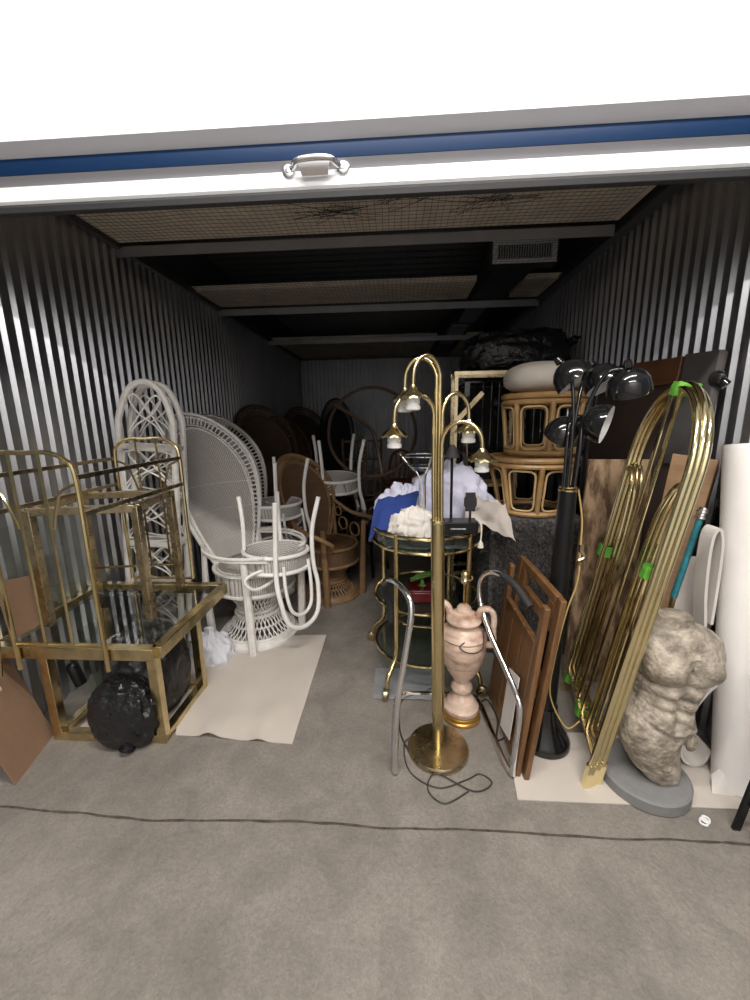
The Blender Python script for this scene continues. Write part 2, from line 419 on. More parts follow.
tube_light(.15, -1.35, 'corridor tube light nearer the opposite corridor wall', 150, 2.2)
w = bpy.data.worlds.new('world'); S.world = w; w.use_nodes = True
w.node_tree.nodes['Background'].inputs[0].default_value = (.9, .95, 1, 1); w.node_tree.nodes['Background'].inputs[1].default_value = .25

# camera
cam = bpy.data.cameras.new('camera'); co = bpy.data.objects.new('camera', cam); COL.objects.link(co); S.camera = co
cam.sensor_fit = 'VERTICAL'; cam.sensor_height = 36; cam.lens = 390/1000*36; cam.clip_start = .02
Rw = Matrix([[0.998154, 0.003593, 0.060626], [0.058675, 0.200598, -0.977915], [-0.015675, 0.979667, 0.200017]])
co.matrix_world = Matrix.Translation((0, 0, 1.45)) @ Rw.to_4x4()
S.view_settings.view_transform = 'Standard'; S.view_settings.look = 'None'; S.view_settings.gamma = 1; S.view_settings.use_curve_mapping = False
S.view_settings.exposure = -0.8

# vent duct above the net
duct = thing('vent_duct', 'dark air duct with white louvred grille above the netting', 'air duct', (.92, 3.2, 2.57))
b = B(); b.bar((.90, 3.35, 2.66), (.70, 6.9, 2.66), .30, .16); b.build('duct_run', M['angle'], duct)
b = B(); b.box((.925, 3.29, 2.648), (.50, .14, .15)); b.build('end_box', M['angle'], duct)
gr = B(); gx, gy, gz = .925, 3.21, 2.642
for c, s in (((gx, gy, gz+.062), (.46, .02, .030)), ((gx, gy, gz-.062), (.46, .02, .030)), ((gx-.213, gy, gz), (.034, .02, .095)), ((gx+.213, gy, gz), (.034, .02, .095))): gr.box(c, s)
g = gr.build('grille_frame', M['white_paint'], duct, bevel=.003)
sl = B()
for k in range(22): sl.box((gx-.19+k*.0181, gy+.005, gz), (.006, .02, .095))
sl.build('grille_louvre', M['doorg'], g)
for y0, y1 in ((4.3, 5.0), (5.15, 5.7), (5.9, 6.3)):
    y = (y0+y1)/2; x = .90-.2*(y-3.35)/3.55
    b = B(); b.box((x-.02, y, 2.574), (.20, y1-y0, .014)); b.build('duct_register', M['beam'], duct)
# ------------------------------------------------------------------ wicker chairs
def peacock(name, label, cat, W, V, h1=1.52, a=.325, h0=.43, hs=.52, rb=.26, lean=.50, wing=.15, ringarm=False, n=40, group=None):
    """high fan-backed wicker chair, facing -y, on an hourglass base; W weave material, V strand material"""
    t = thing(name, label, cat, group=group)
    yb = rb*.72
    def wid(e):
        return a*lerp(.40, 1, sin(min(e/.62, 1)*pi/2)) if e < .62 else a*sqrt(max(0, 1-((e-.62)/.38)**2))
    def F(x, h):
        e = (h-h0)/(h1-h0)
        return Vector((x, yb+lean*e-wing*(x/a)**2*(.6+.6*e), h))
    half = [(wid(e), e) for e in [.62*i/12 for i in range(12)]+[.62+.38*sin(i/12*pi/2) for i in range(13)]]
    out = [(-w, e) for w, e in half]+[(w, e) for w, e in reversed(half[:-1])]
    def ring(k): return [F(x*k, h0+(h1-h0)*e*(k*.5+.5 if k < 1 else 1)) for x, e in out]
    k0 = .80
    # panel
    b = B()
    def pan(u, v):
        e = sin(v*pi/2)*.995; return F(lerp(-1, 1, u)*wid(e)*k0, h0+(h1-h0)*e*(k0*.5+.5))
    b.slab(pan, 20, 26, (0, .008, 0)); bp = b.build('back_panel', W, t, world=False)
    b = B()
    for e in (.22, .42, .6, .76):
        b.tube([pan(u/12, 2/pi*math.asin(e))+Vector((0, -.004, 0)) for u in range(13)], .004, 5)
    for q in range(-4, 5):
        b.tube([pan(.5+q*.055*(.35+.65*v/8), v/8*.85)+Vector((0, -.003, 0)) for v in range(9)], .003, 4)
    b.build('back_rib', V, bp, world=False)
    # perforated rim
    b = B(); r0, r1, rm = ring(k0+.01), ring(1), ring(.9)
    b.tube(r1, .013, 8); b.tube(r0, .010, 6); b.tube(ring(.955), .006, 5); b.tube(ring(.85), .005, 5)
    def onring(rr, s):
        f = s*(len(rr)-1); i = min(int(f), len(rr)-2); return rr[i].lerp(rr[i+1], f-i)
    ra, rbk = ring(.955), ring(.85)
    for i in range(n*2):
        s = (i+.5)/(n*2); d = .010
        b.tube([onring(rbk, s), onring(rm, min(1, s+d*.5)), onring(ra, min(1, s+d))], .006, 4)
    b.build('back_rim', V, t, world=False)
    # seat
    b = B(); rs = rb*.98
    b.lathe([(0, hs), (rs*.9, hs+.004), (rs, hs-.012), (rs, hs-.155), (rs*.96, hs-.16), (0, hs-.13)], n=36)
    so = b.build('seat', W, t, world=False)
    b = B()
    for z in (hs-.01, hs-.15): b.tube(circ((0, 0, z), rs+.004, 36), .012, 6, True)
    b.build('seat_rim', V, so, world=False)
    # hourglass base: crossing strands with solid bands
    def pr(z):
        q = z/(hs-.15); return rb*(1-.46*sin(pi*min(1, q*.95))**1.3)*(1 if q < .5 else .92)
    b = B(); zt = hs-.15
    for s in (1, -1):
        for i in range(n):
            b.tube([(pr(zt*j/9)*cos(2*pi*i/n+s*j*.075), pr(zt*j/9)*sin(2*pi*i/n+s*j*.075), max(.004, zt*j/9)) for j in range(10)], .0042, 3)
    for z, r in ((.012, .014), (.05, .008), (zt*.47, .012), (zt*.55, .012), (zt*.9, .008), (zt*.3, .006)):
        b.tube(circ((0, 0, z), pr(z)+.003, 36), r, 6, True)
    b.lathe([(pr(.0)+.002, .012), (pr(.03)+.004, .05), (pr(.05)-.004, .05), (pr(0)-.006, .012)], n=36, closed=True)
    b.build('base', V, t, world=False)
    # legs and scroll arms
    for s in (-1, 1):
        B().tube([(s*rb*.80, -rb*.80, .0), (s*rb*.84, -rb*.82, .3), (s*rb*.9, -rb*.84, .64)], [.027, .026, .02], 8).build('leg', V, t, world=False)
        e = (.64-h0)/(h1-h0); q = F(s*wid(e), .64)
        B().tube([(s*rb*.86, rb*.86, 0), (s*rb*.95, rb*.8, .3), q], [.027, .025, .015], 8).build('leg', V, t, world=False)
        b = B()
        if ringarm:
            b.tube(crv([q+Vector((0, 0, .12)), (s*(rb+.06), .06, .66), (s*(rb+.10), -.12, .64), (s*(rb+.09), -rb-.06, .62), (s*rb, -rb-.10, .55), (s*rb*.9, -rb-.03, .48)], 6), .017, 8)
            for (x, y, z, R) in ((rb*1.0, .10, .56, .055), (rb*1.02, -.05, .53, .06), (rb, .16, .66, .04)):
                b.tube([(s*x, y+R*cos(k*pi/8), z+R*sin(k*pi/8)) for k in range(16)], .008, 6, True)
        else:
            b.tube(crv([q, (s*(rb+.05), .05, .645), (s*(rb+.04), -.14, .64), (s*rb*.78, -rb-.02, .635), (s*rb*.35, -rb-.06, .60), (s*rb*.16, -rb-.05, .54), (s*rb*.40, -rb-.04, .48), (s*rb*.85, -rb-.03, .47), (s*rb*1.0, -rb+.0, .53), (s*rb*.72, -rb-.02, .565), (s*rb*.2, -rb-.05, .56)], 6), .010, 6)
            b.tube(crv([q+Vector((0, 0, .02)), (s*(rb+.06), .05, .665), (s*(rb+.05), -.14, .66), (s*rb*.78, -rb-.03, .655), (s*rb*.5, -rb-.05, .65)], 6), .010, 6)
        b.build('arm', V, t, world=False)
    return t
GP = 'white peacock chairs by the left wall'
pc = peacock('peacock_chair', 'white wicker peacock chair in front, an upturned chair on its seat', 'chair', M['white_weave'], M['white_rattan'])
pc.location = (-.985, 2.47, 0); pc.rotation_euler = (0, 0, radians(57)); pc['group'] = GP
dup(pc, 'white wicker peacock chair standing directly behind the front one', (-1.17, 3.16, 0), (0, 0, radians(57)), 1, GP)
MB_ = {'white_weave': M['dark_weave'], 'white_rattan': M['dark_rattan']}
GD = 'dark peacock chairs at the back left'
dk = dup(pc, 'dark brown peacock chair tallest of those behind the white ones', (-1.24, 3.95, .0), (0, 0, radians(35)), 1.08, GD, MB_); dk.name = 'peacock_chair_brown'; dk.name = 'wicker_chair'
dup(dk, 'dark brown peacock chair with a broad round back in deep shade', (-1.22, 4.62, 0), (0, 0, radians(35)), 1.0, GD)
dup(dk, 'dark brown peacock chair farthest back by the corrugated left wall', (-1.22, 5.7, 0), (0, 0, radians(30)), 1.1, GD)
bk = dup(pc, 'black wicker fan-back chair standing far back in the unit', (-.80, 5.15, 0), (0, 0, radians(10)), (.72, .9, 1.16), None, {'white_weave': M['black_weave'], 'white_rattan': M['black_rattan']}); bk.name = 'wicker_chair'
br = peacock('wicker_armchair', 'brown wicker armchair with curled arms and round woven base', 'chair', M['brown_weave'], M['brown_rattan'], h1=1.16, a=.285, h0=.40, hs=.46, rb=.235, lean=.36, wing=.10, ringarm=True)
br.location = (-.58, 3.10, 0); br.rotation_euler = (0, 0, radians(48))

# ------------------------------------------------------------------ bent rattan side chair (upright, facing -y)
def bentchair(name, label, mt, wv):
    t = thing(name, label, 'chair')
    b = B(); b.lathe([(0, .452), (.17, .455), (.20, .45), (.205, .435), (.2, .345), (.185, .34), (0, .43)], n=32); b.build('seat', wv, t, world=False)
    b = B()
    for z, r in ((.452, .205), (.350, .205)): b.tube(circ((0, 0, z), r, 32), .013, 8, True)
    b.build('seat_ring', mt, t, world=False)
    for s in (-1, 1):
        b = B(); b.tube(crv([(s*.155, -.16, 0), (s*.145, -.14, .18), (s*.15, -.13, .40)], 5), .0135, 8); b.build('leg', mt, t, world=False)
    p = [(.175, .215, 0), (.15, .18, .22), (.155, .185, .44), (.16, .22, .58), (.12, .255, .745), (0, .265, .80)]
    q = p+[(-x, y, z) for x, y, z in reversed(p[:-1])]
    B().tube(crv(q, 6), .0145, 8).build('back_hoop', mt, t, world=False)
    p = [(.10, .19, .40), (.105, .21, .54), (.08, .235, .68), (0, .245, .725)]
    q = p+[(-x, y, z) for x, y, z in reversed(p[:-1])]
    B().tube(crv(q, 6), .011, 8).build('inner_hoop', mt, t, world=False)
    b = B(); b.tube(circ((0, .0, .36), .165, 28), .009, 6, True); b.build('stretcher', mt, t, world=False)
    return t
bc = bentchair('bentwood_chair', 'white bent rattan chair upside down on the front peacock chair', M['white_bent'], M['white_weave'])
bc.location = (-.79, 2.40, .985); bc.rotation_euler = (pi, radians(3), radians(57)); bc['group'] = 'upturned bent rattan chairs'
dup(bc, 'white bent rattan chair upside down on the second peacock chair', (-1.0, 3.05, 1.16), (pi, 0, radians(60)), 1, 'upturned bent rattan chairs')
dup(bc, 'pale bent rattan chair upside down behind the brown armchair', (-.60, 3.68, 1.30), (pi, radians(-6), radians(110)), 1.1, 'upturned bent rattan chairs')

# round white seat pad lying on the front peacock chair's arms is the upturned seat itself; lattice back chairs behind
def lattice_chair(name, label, mt, loc, rz, z=0):
    t = thing(name, label, 'chair', (loc[0], loc[1], z), rot=(0, 0, rz))
    b = B(); b.lathe([(0, .44), (.2, .445), (.22, .43), (.2, .41), (0, .41)], n=28); b.build('seat', M['dark_weave'], t, world=False)
    for s in (-1, 1):
        b = B(); b.tube([(s*.2, -.18, 0), (s*.19, -.18, .42)], .016, 8); b.build('leg', mt, t, world=False)
        b = B(); b.tube(crv([(s*.2, .2, 0), (s*.2, .2, .45), (s*.22, .26, 1.25)], 5), .016, 8); b.build('leg', mt, t, world=False)
        b = B(); b.tube(crv([(s*.21, .22, .72), (s*.27, .02, .70), (s*.25, -.17, .66), (s*.20, -.19, .42)], 6), .014, 8); b.build('arm', mt, t, world=False)
    b = B()
    for z in (.60, .78, .90, 1.02, 1.22): b.tube([(-.21, .215+.05*(z-.6), z), (.21, .215+.05*(z-.6), z)], .011, 6)
    for x in (-.13, -.05, .05, .13): b.tube([(x, .215, .6), (x, .246, 1.22)], .008, 6)
    for k in range(8):
        for s in (-1, 1): b.tube([(s*-.05, .225, .78+.05*k), (s*.05, .23, .86+.05*k)], .004, 4)
    b.tube(crv([(-.21, .22, .66), (-.1, .18, .56), (.1, .18, .56), (.21, .22, .66)], 6), .012, 6)
    b.build('lattice_back', mt, t, world=False)
    return t
lc = lattice_chair('lattice_chair', 'dark rattan armchair with a lattice back behind the brown armchair', M['dark_rattan'], (-.38, 4.2), radians(8))
# big hoop
t = thing('rattan_hoop', 'large thin rattan hoop leaning upright in the dark middle', 'hoop', (-.27, 4.05, .88))
b = B(); hc = Vector((-.27, 4.02, 1.335)); b.tube([hc+Vector((.445*cos(a*pi/24), .10*sin(a*pi/24), .445*sin(a*pi/24))) for a in range(48)], .017, 8, True); b.build('hoop_ring', M['dark_rattan'], t)
b = B(); b.tube(crv([hc+Vector((-.36, -.05, .27)), hc+Vector((-.15, .03, .14)), hc+Vector((.0, .03, .02)), hc+Vector((.06, 0, -.2)), hc+Vector((.1, -.05, -.44))], 6), .02, 6)
b.build('cross_brace', M['dark_rattan'], t)
# reddish bar stool and dark coffee stool in the shade
t = thing('bar_stool', 'reddish brown wooden stool in the dark behind the bar cart', 'stool', (.03, 4.62, 0))
b = B(); b.lathe([(0, .74), (.17, .75), (.19, .73), (.18, .69), (0, .69)], (.03, 4.62, 0), 26); b.build('seat', M['rust'], t)
for k in range(4):
    a = k*pi/2+.6; B().tube([(.03+.24*cos(a), 4.62+.24*sin(a), 0), (.03+.13*cos(a), 4.62+.13*sin(a), .70)], .018, 8).build('leg', M['rust'], t)
b = B(); b.tube(circ((.03, 4.62, .28), .205, 24), .012, 6, True); b.build('foot_ring', M['rust'], t)
b = B(); b.tube(crv([(-.12, 4.73, .72), (-.09, 4.82, 1.0), (.03, 4.87, 1.08), (.15, 4.82, 1.0), (.18, 4.73, .72)], 6), .018, 8)
for x in (-.03, .03, .09): b.tube([(x, 4.77, .72), (x, 4.855, 1.04)], .009, 6)
b.build('backrest', M['rust'], t)
t = thing('coffee_stool', 'low black lacquered stool behind the brown armchair seat', 'stool', (-.30, 3.62, 0))
b = B(); b.lathe([(0, .60), (.20, .605), (.225, .595), (.225, .565), (.2, .56), (0, .56)], (-.30, 3.62, 0), 32); b.build('seat', M['black_gloss'], t)
for k in range(4):
    a = k*pi/2+.3; B().tube(crv([(-.3+.2*cos(a), 3.62+.2*sin(a), 0), (-.3+.14*cos(a), 3.62+.14*sin(a), .3), (-.3+.17*cos(a), 3.62+.17*sin(a), .57)], 5), .015, 8).build('leg', M['black_satin'], t)

# ------------------------------------------------------------------ white rattan shelf tower
t = thing('etagere', 'tall white rattan shelf tower with arched lattice front', 'shelf', (-1.575, 2.27, 0), rot=(0, radians(4.3), radians(6)), sc=(1, 1, .985))
WX, DY = .155, .06
bays = [.14, .44, .74, 1.04, 1.34]
for y in (-DY, DY):
    b = B()
    b.tube(crv([(-WX, y, 0), (-WX, y, .7), (-WX, y, 1.38), (-WX*.93, y, 1.53), (-WX*.55, y, 1.67), (0, y, 1.715), (WX*.55, y, 1.67), (WX*.93, y, 1.53), (WX, y, 1.38), (WX, y, .7), (WX, y, 0)], 6), .019, 8)
    f = b.build('front_frame' if y < 0 else 'rear_frame', M['white_rattan'], t, world=False)
    b = B(); w = WX-.018
    for i, z0 in enumerate(bays):
        z1 = z0+.30 if i < 4 else 1.66
        h = z1-z0-.03; zc = z0+.015
        ww = w if i < 4 else w*.78
        # rounded loop and two crossings
        if i < 4: b.tube(crv([(-w+.01, y, zc+.02), (-w, y, zc+.08), (-w, y, zc+h-.06), (-w+.03, y, zc+h-.01), (w-.03, y, zc+h-.01), (w, y, zc+h-.06), (w, y, zc+.08), (w-.03, y, zc+.02), (0, y, zc+.004), (-w+.03, y, zc+.02)], 4, True), .005, 6, True)
        for s in (-1, 1):
            b.tube(crv([(s*ww, y, zc+.02), (s*ww*.55, y, zc+.10*h/.27), (-s*ww*.35, y, zc+h*.62), (-s*ww*.8, y, zc+h*.88), (-s*ww*.62, y, zc+h*.99), (-s*ww*.25, y, zc+h*.9), (s*ww*.5, y, zc+h*.5), (s*ww*.95, y, zc+h*.22)], 5), .0055, 6)
    b.build('lattice', M['white_rattan'], f, world=False)
for z in bays:
    b = B(); b.box((0, 0, z), (WX*2, DY*2, .012))
    for y in (-DY, DY): b.bar((-WX, y, z), (WX, y, z), .02, .03)
    for x in (-WX, WX): b.bar((x, -DY, z), (x, DY, z), .018, .022)
    b.build('shelf', M['white_rattan'], t, world=False)

# ------------------------------------------------------------------ brass tables and rack on the left
t = thing('brass_table', 'square-tube brass side table with glass top by left wall', 'table', (-1.4, 1.7, 0))
A = [(-1.60, 1.50), (-1.095, 1.50), (-1.095, 1.86), (-1.60, 1.86)]
for x, y in A: B().bar((x, y, 0), (x, y, .47), .042).build('leg', M['brass_old'], t, bevel=.003)
b = B()
for i in range(4): b.bar((*A[i], .021), (*A[(i+1) % 4], .021), .040, .042)
b.build('base_rail', M['brass_old'], t, bevel=.003)
T_ = [(-1.785, 1.435), (-1.03, 1.435), (-1.03, 2.09), (-1.785, 2.09)]
b = B()
for i in range(4): b.bar((*T_[i], .497), (*T_[(i+1) % 4], .497), .045, .055)
b.build('top_frame', M['brass_old'], t, bevel=.003)
B().box((-1.41, 1.76, .505), (.72, .62, .008)).build('glass_top', M['glass'], t)
t = thing('brass_stand', 'taller brass table frame standing on top of the brass table', 'table', (-1.46, 1.82, .525))
R = Matrix.Rotation(radians(10), 3, 'Z')
Q = [Vector((-1.455, 1.82, 0))+R @ Vector((x, y, 0)) for x, y in ((-.225, -.19), (.225, -.19), (.225, .20), (-.225, .20))]
for q in Q: B().bar(q+Vector((0, 0, .526)), q+Vector((0, 0, 1.085)), .036).build('leg', M['brass_dark'], t, bevel=.003)
b = B()
for i in range(4): b.bar(Q[i]+Vector((0, 0, 1.075)), Q[(i+1) % 4]+Vector((0, 0, 1.075)), .034, .036)
b.build('top_rail', M['brass_dark'], t, bevel=.003)
b = B()
for i in (2,): b.tube([Q[i]+Vector((0, 0, .66)), Q[(i+1) % 4]+Vector((0, 0, .66))], .007, 6)
b.build('stretcher', M['brass'], t)
t = thing('brass_rack', 'rounded brass tube rack with arched ends resting over the brass tables', 'rack', (-1.4, 1.75, .43))
def arch(y, x0, x1, z0, zt, r, zl=None):
    k = .10
    return crv([(x0, y, zl or z0), (x0, y, lerp(z0, zt, .5)), (x0, y, zt-k), (x0+k*.3, y, zt-k*.3), (x0+k, y, zt), ((x0+x1)/2, y, zt), (x1-k, y, zt), (x1-k*.3, y, zt-k*.3), (x1, y, zt-k), (x1, y, lerp(z0, zt, .5)), (x1, y, z0)], 6)
for (y, x0, x1, zt, nm) in ((1.40, -1.62, -1.225, 1.35, 'near_end'), (2.12, -1.60, -1.225, 1.37, 'far_end')):
    b = B(); b.tube(arch(y, x0, x1, .545 if y > 2 else .43, zt, .1), .0095, 8)
    f = b.build('end_arch', M['brass'], t)
    b = B(); xc = (x0+x1)/2
    for x in (xc-.06, xc+.06): b.tube([(x, y, .56), (x, y, zt-.003)], .006, 6)
    for s in (-1, 1): b.tube(crv([(xc+s*.19, y, zt-.12), (xc+s*.12, y, zt-.16), (xc+s*.06+s*.012, y, zt-.30)], 6), .006, 6)
    b.tube([(x0, y, .545), (x1, y, .545)], .008, 6)
    b.build('inner_rods', M['brass'], f)
for x in (-1.615, -1.225):
    for z0, z1 in ((1.255, 1.262), (1.11, 1.115)):
        B().bar((x, 1.40, z0), (x, 2.12, z1), .014, .018).build('side_rail', M['brass_dark'], t)
# second, smaller arch leaning at the frame's left edge
t = thing('brass_headboard', 'small rounded brass tube frame leaning at the far left edge', 'bed frame', (-1.66, 1.36, .42))
b = B(); b.tube(crv([(-1.655, 1.345, .43), (-1.58, 1.345, .95), (-1.545, 1.345, 1.14), (-1.575, 1.345, 1.205), (-1.63, 1.345, 1.235), (-1.72, 1.345, 1.245), (-1.80, 1.345, 1.245)], 6), .010, 8); b.build('side_tube', M['brass'], t)
b = B(); b.tube([(-1.80, 1.345, .535), (-1.64, 1.345, .535)], .008, 6); b.tube([(-1.74, 1.345, .54), (-1.70, 1.345, 1.24)], .006, 6); b.build('cross_rod', M['brass'], t)

# glass panes and boards leaning by the left wall
def leaning(name, label, cat, y0, y1, zt, xb, xt, m, th=.006, group=None, zb=0.0):
    b = B(); b.slab(lambda u, v: Vector((lerp(xb, xt, v), lerp(y0, y1, u), lerp(zb, zt, v))), 1, 1, (th, 0, 0))
    return tag(b.build(name, m), label, cat, group)
leaning('glass_pane', 'clear glass sheet standing on the brass table against the corrugated wall', 'glass sheet', 1.50, 2.04, 1.0, -1.745, -1.785, M['glass'], .006, None, .531)
leaning('tinted_pane', 'narrow tinted glass sheet leaning beneath the brass table', 'glass sheet', 1.66, 1.80, .46, -1.50, -1.575, M['tinted'], .006)
t = thing('smoked_sheet', 'large glossy black panel leaning behind the brass table legs', 'panel', (-1.5, 2.0, 0))
b = B(); b.slab(lambda u, v: Vector((lerp(-1.77, -1.43, u), lerp(1.97, 2.04, v), lerp(0, .46, v))), 1, 1, (0, -.018, 0)); b.build('sheet', M['black_satin'], t)
b = B(); b.bar((-1.77, 2.034, .465), (-1.43, 2.034, .465), .022, .012); b.build('top_edge', M['black_matte'], t)
# brown hardboard panel, with a loop of string through a hole
t = thing('hardboard_panel', 'brown hardboard panel with string loop leaning at lower left', 'panel', (-1.66, 1.38, 0))
d = Vector((.06, -.26, 0)).normalized()
def hb(u, v): 
    p = Vector((-1.655, 1.52, 0)) + Vector((.075, -.27, 0))*u
    return p + Vector((-.13, -.03, .46))*v
b = B(); b.slab(lambda u, v: hb(u*1.0, v), 2, 2, (.006, .001, 0)); b.build('board', M['hardboard'], t)
s0 = hb(.42, .80)+Vector((.004, -.002, 0))
b = B(); b.tube(crv([s0, s0+Vector((.004, -.006, -.03)), s0+Vector((.004, .012, -.06)), s0+Vector((.006, -.004, -.10)), s0+Vector((.008, .008, -.14))], 6), .0022, 5)
b.tube(crv([s0, s0+Vector((.004, .010, -.03)), s0+Vector((.004, -.004, -.06)), s0+Vector((.006, .018, -.10)), s0+Vector((.008, .026, -.135))], 6), .0022, 5)
b.build('string_loop', M['string'], t)
t = thing('cardboard_sheet', 'tan board standing higher up against the left wall', 'panel', (-1.74, 1.6, .525))
b = B(); b.slab(lambda u, v: Vector((lerp(-1.70, -1.72, v), lerp(1.46, 1.68, u), lerp(.526, .80, v) - (.05*u if v > .5 else 0))), 1, 1, (.005, 0, 0)); b.build('board', M['hardboard'], t)

# black bags under the table
def blob(c, rx, ry, rz, amp, fr, seed, flat=.0, ridged=True):
    c = Vector(c)
    def fn(d):
        q = d*fr+Vector((seed, seed*1.7, -seed))
        n1 = noise.noise(q); n2 = abs(noise.noise(q*2.3)); n3 = abs(noise.noise(q*5.1))
        k = 1+amp*(n1*.9-(n2*.9+n3*.45 if ridged else 0)*.8)
        p = Vector((d.x*rx*k, d.y*ry*k, d.z*rz*k))
        if p.z < -rz*flat: p.z = -rz*flat
        return c+p
    return fn
t = thing('bin_bag', 'large dull black bag under the brass table', 'bag', (-1.24, 1.74, 0))
def bagblob(c, rx, ry, rz, seed, top):
    c = Vector(c)
    def fn(d):
        e = lambda q, w: math.copysign(abs(q)**w, q)
        ang = atan2(d.y, d.x); q = d*1.5+Vector((seed, seed, 0))
        w = abs(noise.noise(q*1.7))*.20+abs(noise.noise(q*4.3+Vector((0, 0, 2))))*.09+abs(noise.noise(q*9))*.035
        rad = (1-.16*max(0, d.z)*abs(sin(ang*4.5+2*noise.noise(q))))
        k = 1.10-w
        return Vector((c.x+rx*e(d.x, .72)*k*rad, c.y+ry*e(d.y, .72)*k*rad, max(.012, c.z+rz*e(d.z, .75)*k)))
    return fn
b = B(); b.ball(bagblob((-1.275, 1.70, .225), .168, .165, .235, 3, .1), 110, 64); b.build('bag_body', M['bagm'], t)
t = thing('tied_bag', 'shiny black plastic bag with knotted end at the table front', 'bag', (-1.24, 1.44, 0))
b = B(); b.ball(bagblob((-1.255, 1.495, .155), .145, .09, .16, 8, .1), 96, 56); bb = b.build('bag_body', M['bags'], t)
b = B(); b.tube(crv([(-1.235, 1.44, .10), (-1.225, 1.428, .06), (-1.22, 1.425, .036), (-1.222, 1.42, .022)], 5), [.03]*3+[.022]*4+[.018]*4+[.028]*3+[.034]*2, 10); b.build('knot', M['bags'], t)

# papers
def paper(name, label, corners, m, th=.004, amp=.012, curl=0, seed=0, nu=24, nv=24):
    a, b_, c, d = [Vector((*q, 0)) for q in corners]
    def fn(u, v):
        p = a.lerp(b_, u).lerp(d.lerp(c, u), v)
        p.z = th+.001+amp*max(0, nz(p.x*4+seed, p.y*4, seed))+curl*max(0, nz(u*5+seed, v*2, 2))*(1-v)**3
        return p
    o = B().slab(fn, nu, nv, (0, 0, th)).build(name, m, ang=60)
    return tag(o, label, 'packing foam')
paper('foam_sheet', 'white foam sheet spread on the floor beneath the white peacock chair', [(-1.06, 1.53), (-.49, 1.50), (-.50, 2.42), (-1.42, 2.36)], M['paper'], curl=.05, seed=2)
paper('foam_sheet', 'white foam sheet lying on the floor inside the brass table base', [(-1.56, 1.54), (-1.14, 1.54), (-1.14, 1.82), (-1.56, 1.82)], M['paper'], amp=.004, seed=5)
b = B(); b.slab(lambda u, v: Vector((-1.57+.12*u+.05*v, 1.78-.22*u*(1-v)-.05*v, .045+.30*v+.07*u*u+.03*sin(pi*u))), 12, 12, (.003, .002, 0))
tag(b.build('bent_foam', M['paper'], ang=60), 'curled white foam offcut standing beside the black bags', 'packing foam')
t = thing('dark_bottle', 'small dark cylinder lying under the brass table', 'bottle', (-1.5, 1.6, .045))
b = B(); b.lathe([(0, 0), (.024, .002), (.026, .01), (.026, .10), (.02, .115), (.012, .12)], (-1.535, 1.585, .22), 18, Matrix.Rotation(radians(-18), 3, 'Y')); b.build('body', M['black_satin'], t)
# ------------------------------------------------------------------ middle: brass floor lamp
t = thing('floor_lamp', 'brass floor lamp with five drooping arched arms and round base', 'lamp', (.172, 1.50, 0))
Lx, Ly = .172, 1.50
b = B(); b.lathe([(0, 0), (.128, 0), (.134, .006), (.134, .018), (.128, .026), (.03, .034), (0, .034)], (Lx, Ly, 0), 48); b.build('base', M['brass_dark'], t)
tx = lambda z: Lx-.018*z
b = B(); b.tube([(tx(.03), Ly, .03), (tx(.17), Ly, .17)], .0245, 20); b.tube([(tx(.17), Ly, .17), (tx(1.055), Ly, 1.055)], .0275, 20); b.build('pole', M['brass'], t)
b = B(); b.lathe([(.0285, 0), (.0295, .004), (.0295, .012), (.0285, .016), (0, .016)], (tx(1.05), Ly, 1.047), 20); b.build('collar', M['brass_bright'], t)
px_ = tx(1.06)
arms = [  # shade end x,y,z ; start offset ; apex z
    (-.128, .03, 1.535, -.006, .012, 1.672), (-.168, -.06, 1.405, -.016, -.006, 1.545), (-.10, -.045, 1.54, .006, .004, 1.675),
    (.118, .05, 1.415, .017, .010, 1.545), (.150, -.06, 1.315, .014, -.014, 1.44)]
for k, (dx, dy, ze, sx, sy, za) in enumerate(arms):
    s = Vector((px_+sx, Ly+sy, 1.05)); e = Vector((px_+dx, Ly+dy, ze))
    pts = [s, s+Vector((-.004, 0, .2)), Vector((s.x-.005, s.y, za-.10))]
    c = Vector(((s.x-.005+e.x)/2, (s.y+e.y)/2, za-.085)); hx = Vector((s.x-.005, s.y, za-.085))-c
    for q in range(1, 10):
        a = q*pi/10; pts.append(c+hx*cos(a)+Vector((0, 0, .085*sin(a))))
    pts += [Vector((e.x, e.y, lerp(e.z, za-.085, .6))), e]
    b = B(); b.tube(crv(pts, 4), .0078, 10); a_ = b.build('arm', M['brass'], t)
    b = B(); n = 40; prof = [(.009, .032), (.014, .022), (.023, .013), (.040, .002), (.051, -.009), (.052, -.016), (.042, -.011), (.026, .0), (.009, .008)]
    vs = []
    for r, z in prof:
        for i in range(n):
            w = 1+(.045*cos(i*2*pi/n*10) if r > .03 else 0); vs.append(Vector((r*w*cos(2*pi*i/n), r*w*sin(2*pi*i/n), z-(.003*cos(i*2*pi/n*10) if r > .03 else 0)))+e)
    b.add(vs, [(i*n+k2, i*n+(k2+1) % n, (i+1)*n+(k2+1) % n, (i+1)*n+k2) for i in range(len(prof)-1) for k2 in range(n)])
    b.build('shade_cap', M['brass_bright'], a_)
    b = B(); b.lathe([(0, -.006), (.024, -.006), (.025, -.033), (.022, -.038), (.027, -.041), (.027, -.054), (.018, -.057), (0, -.052)], e, 20); b.build('socket', M['bulbwhite'], a_)
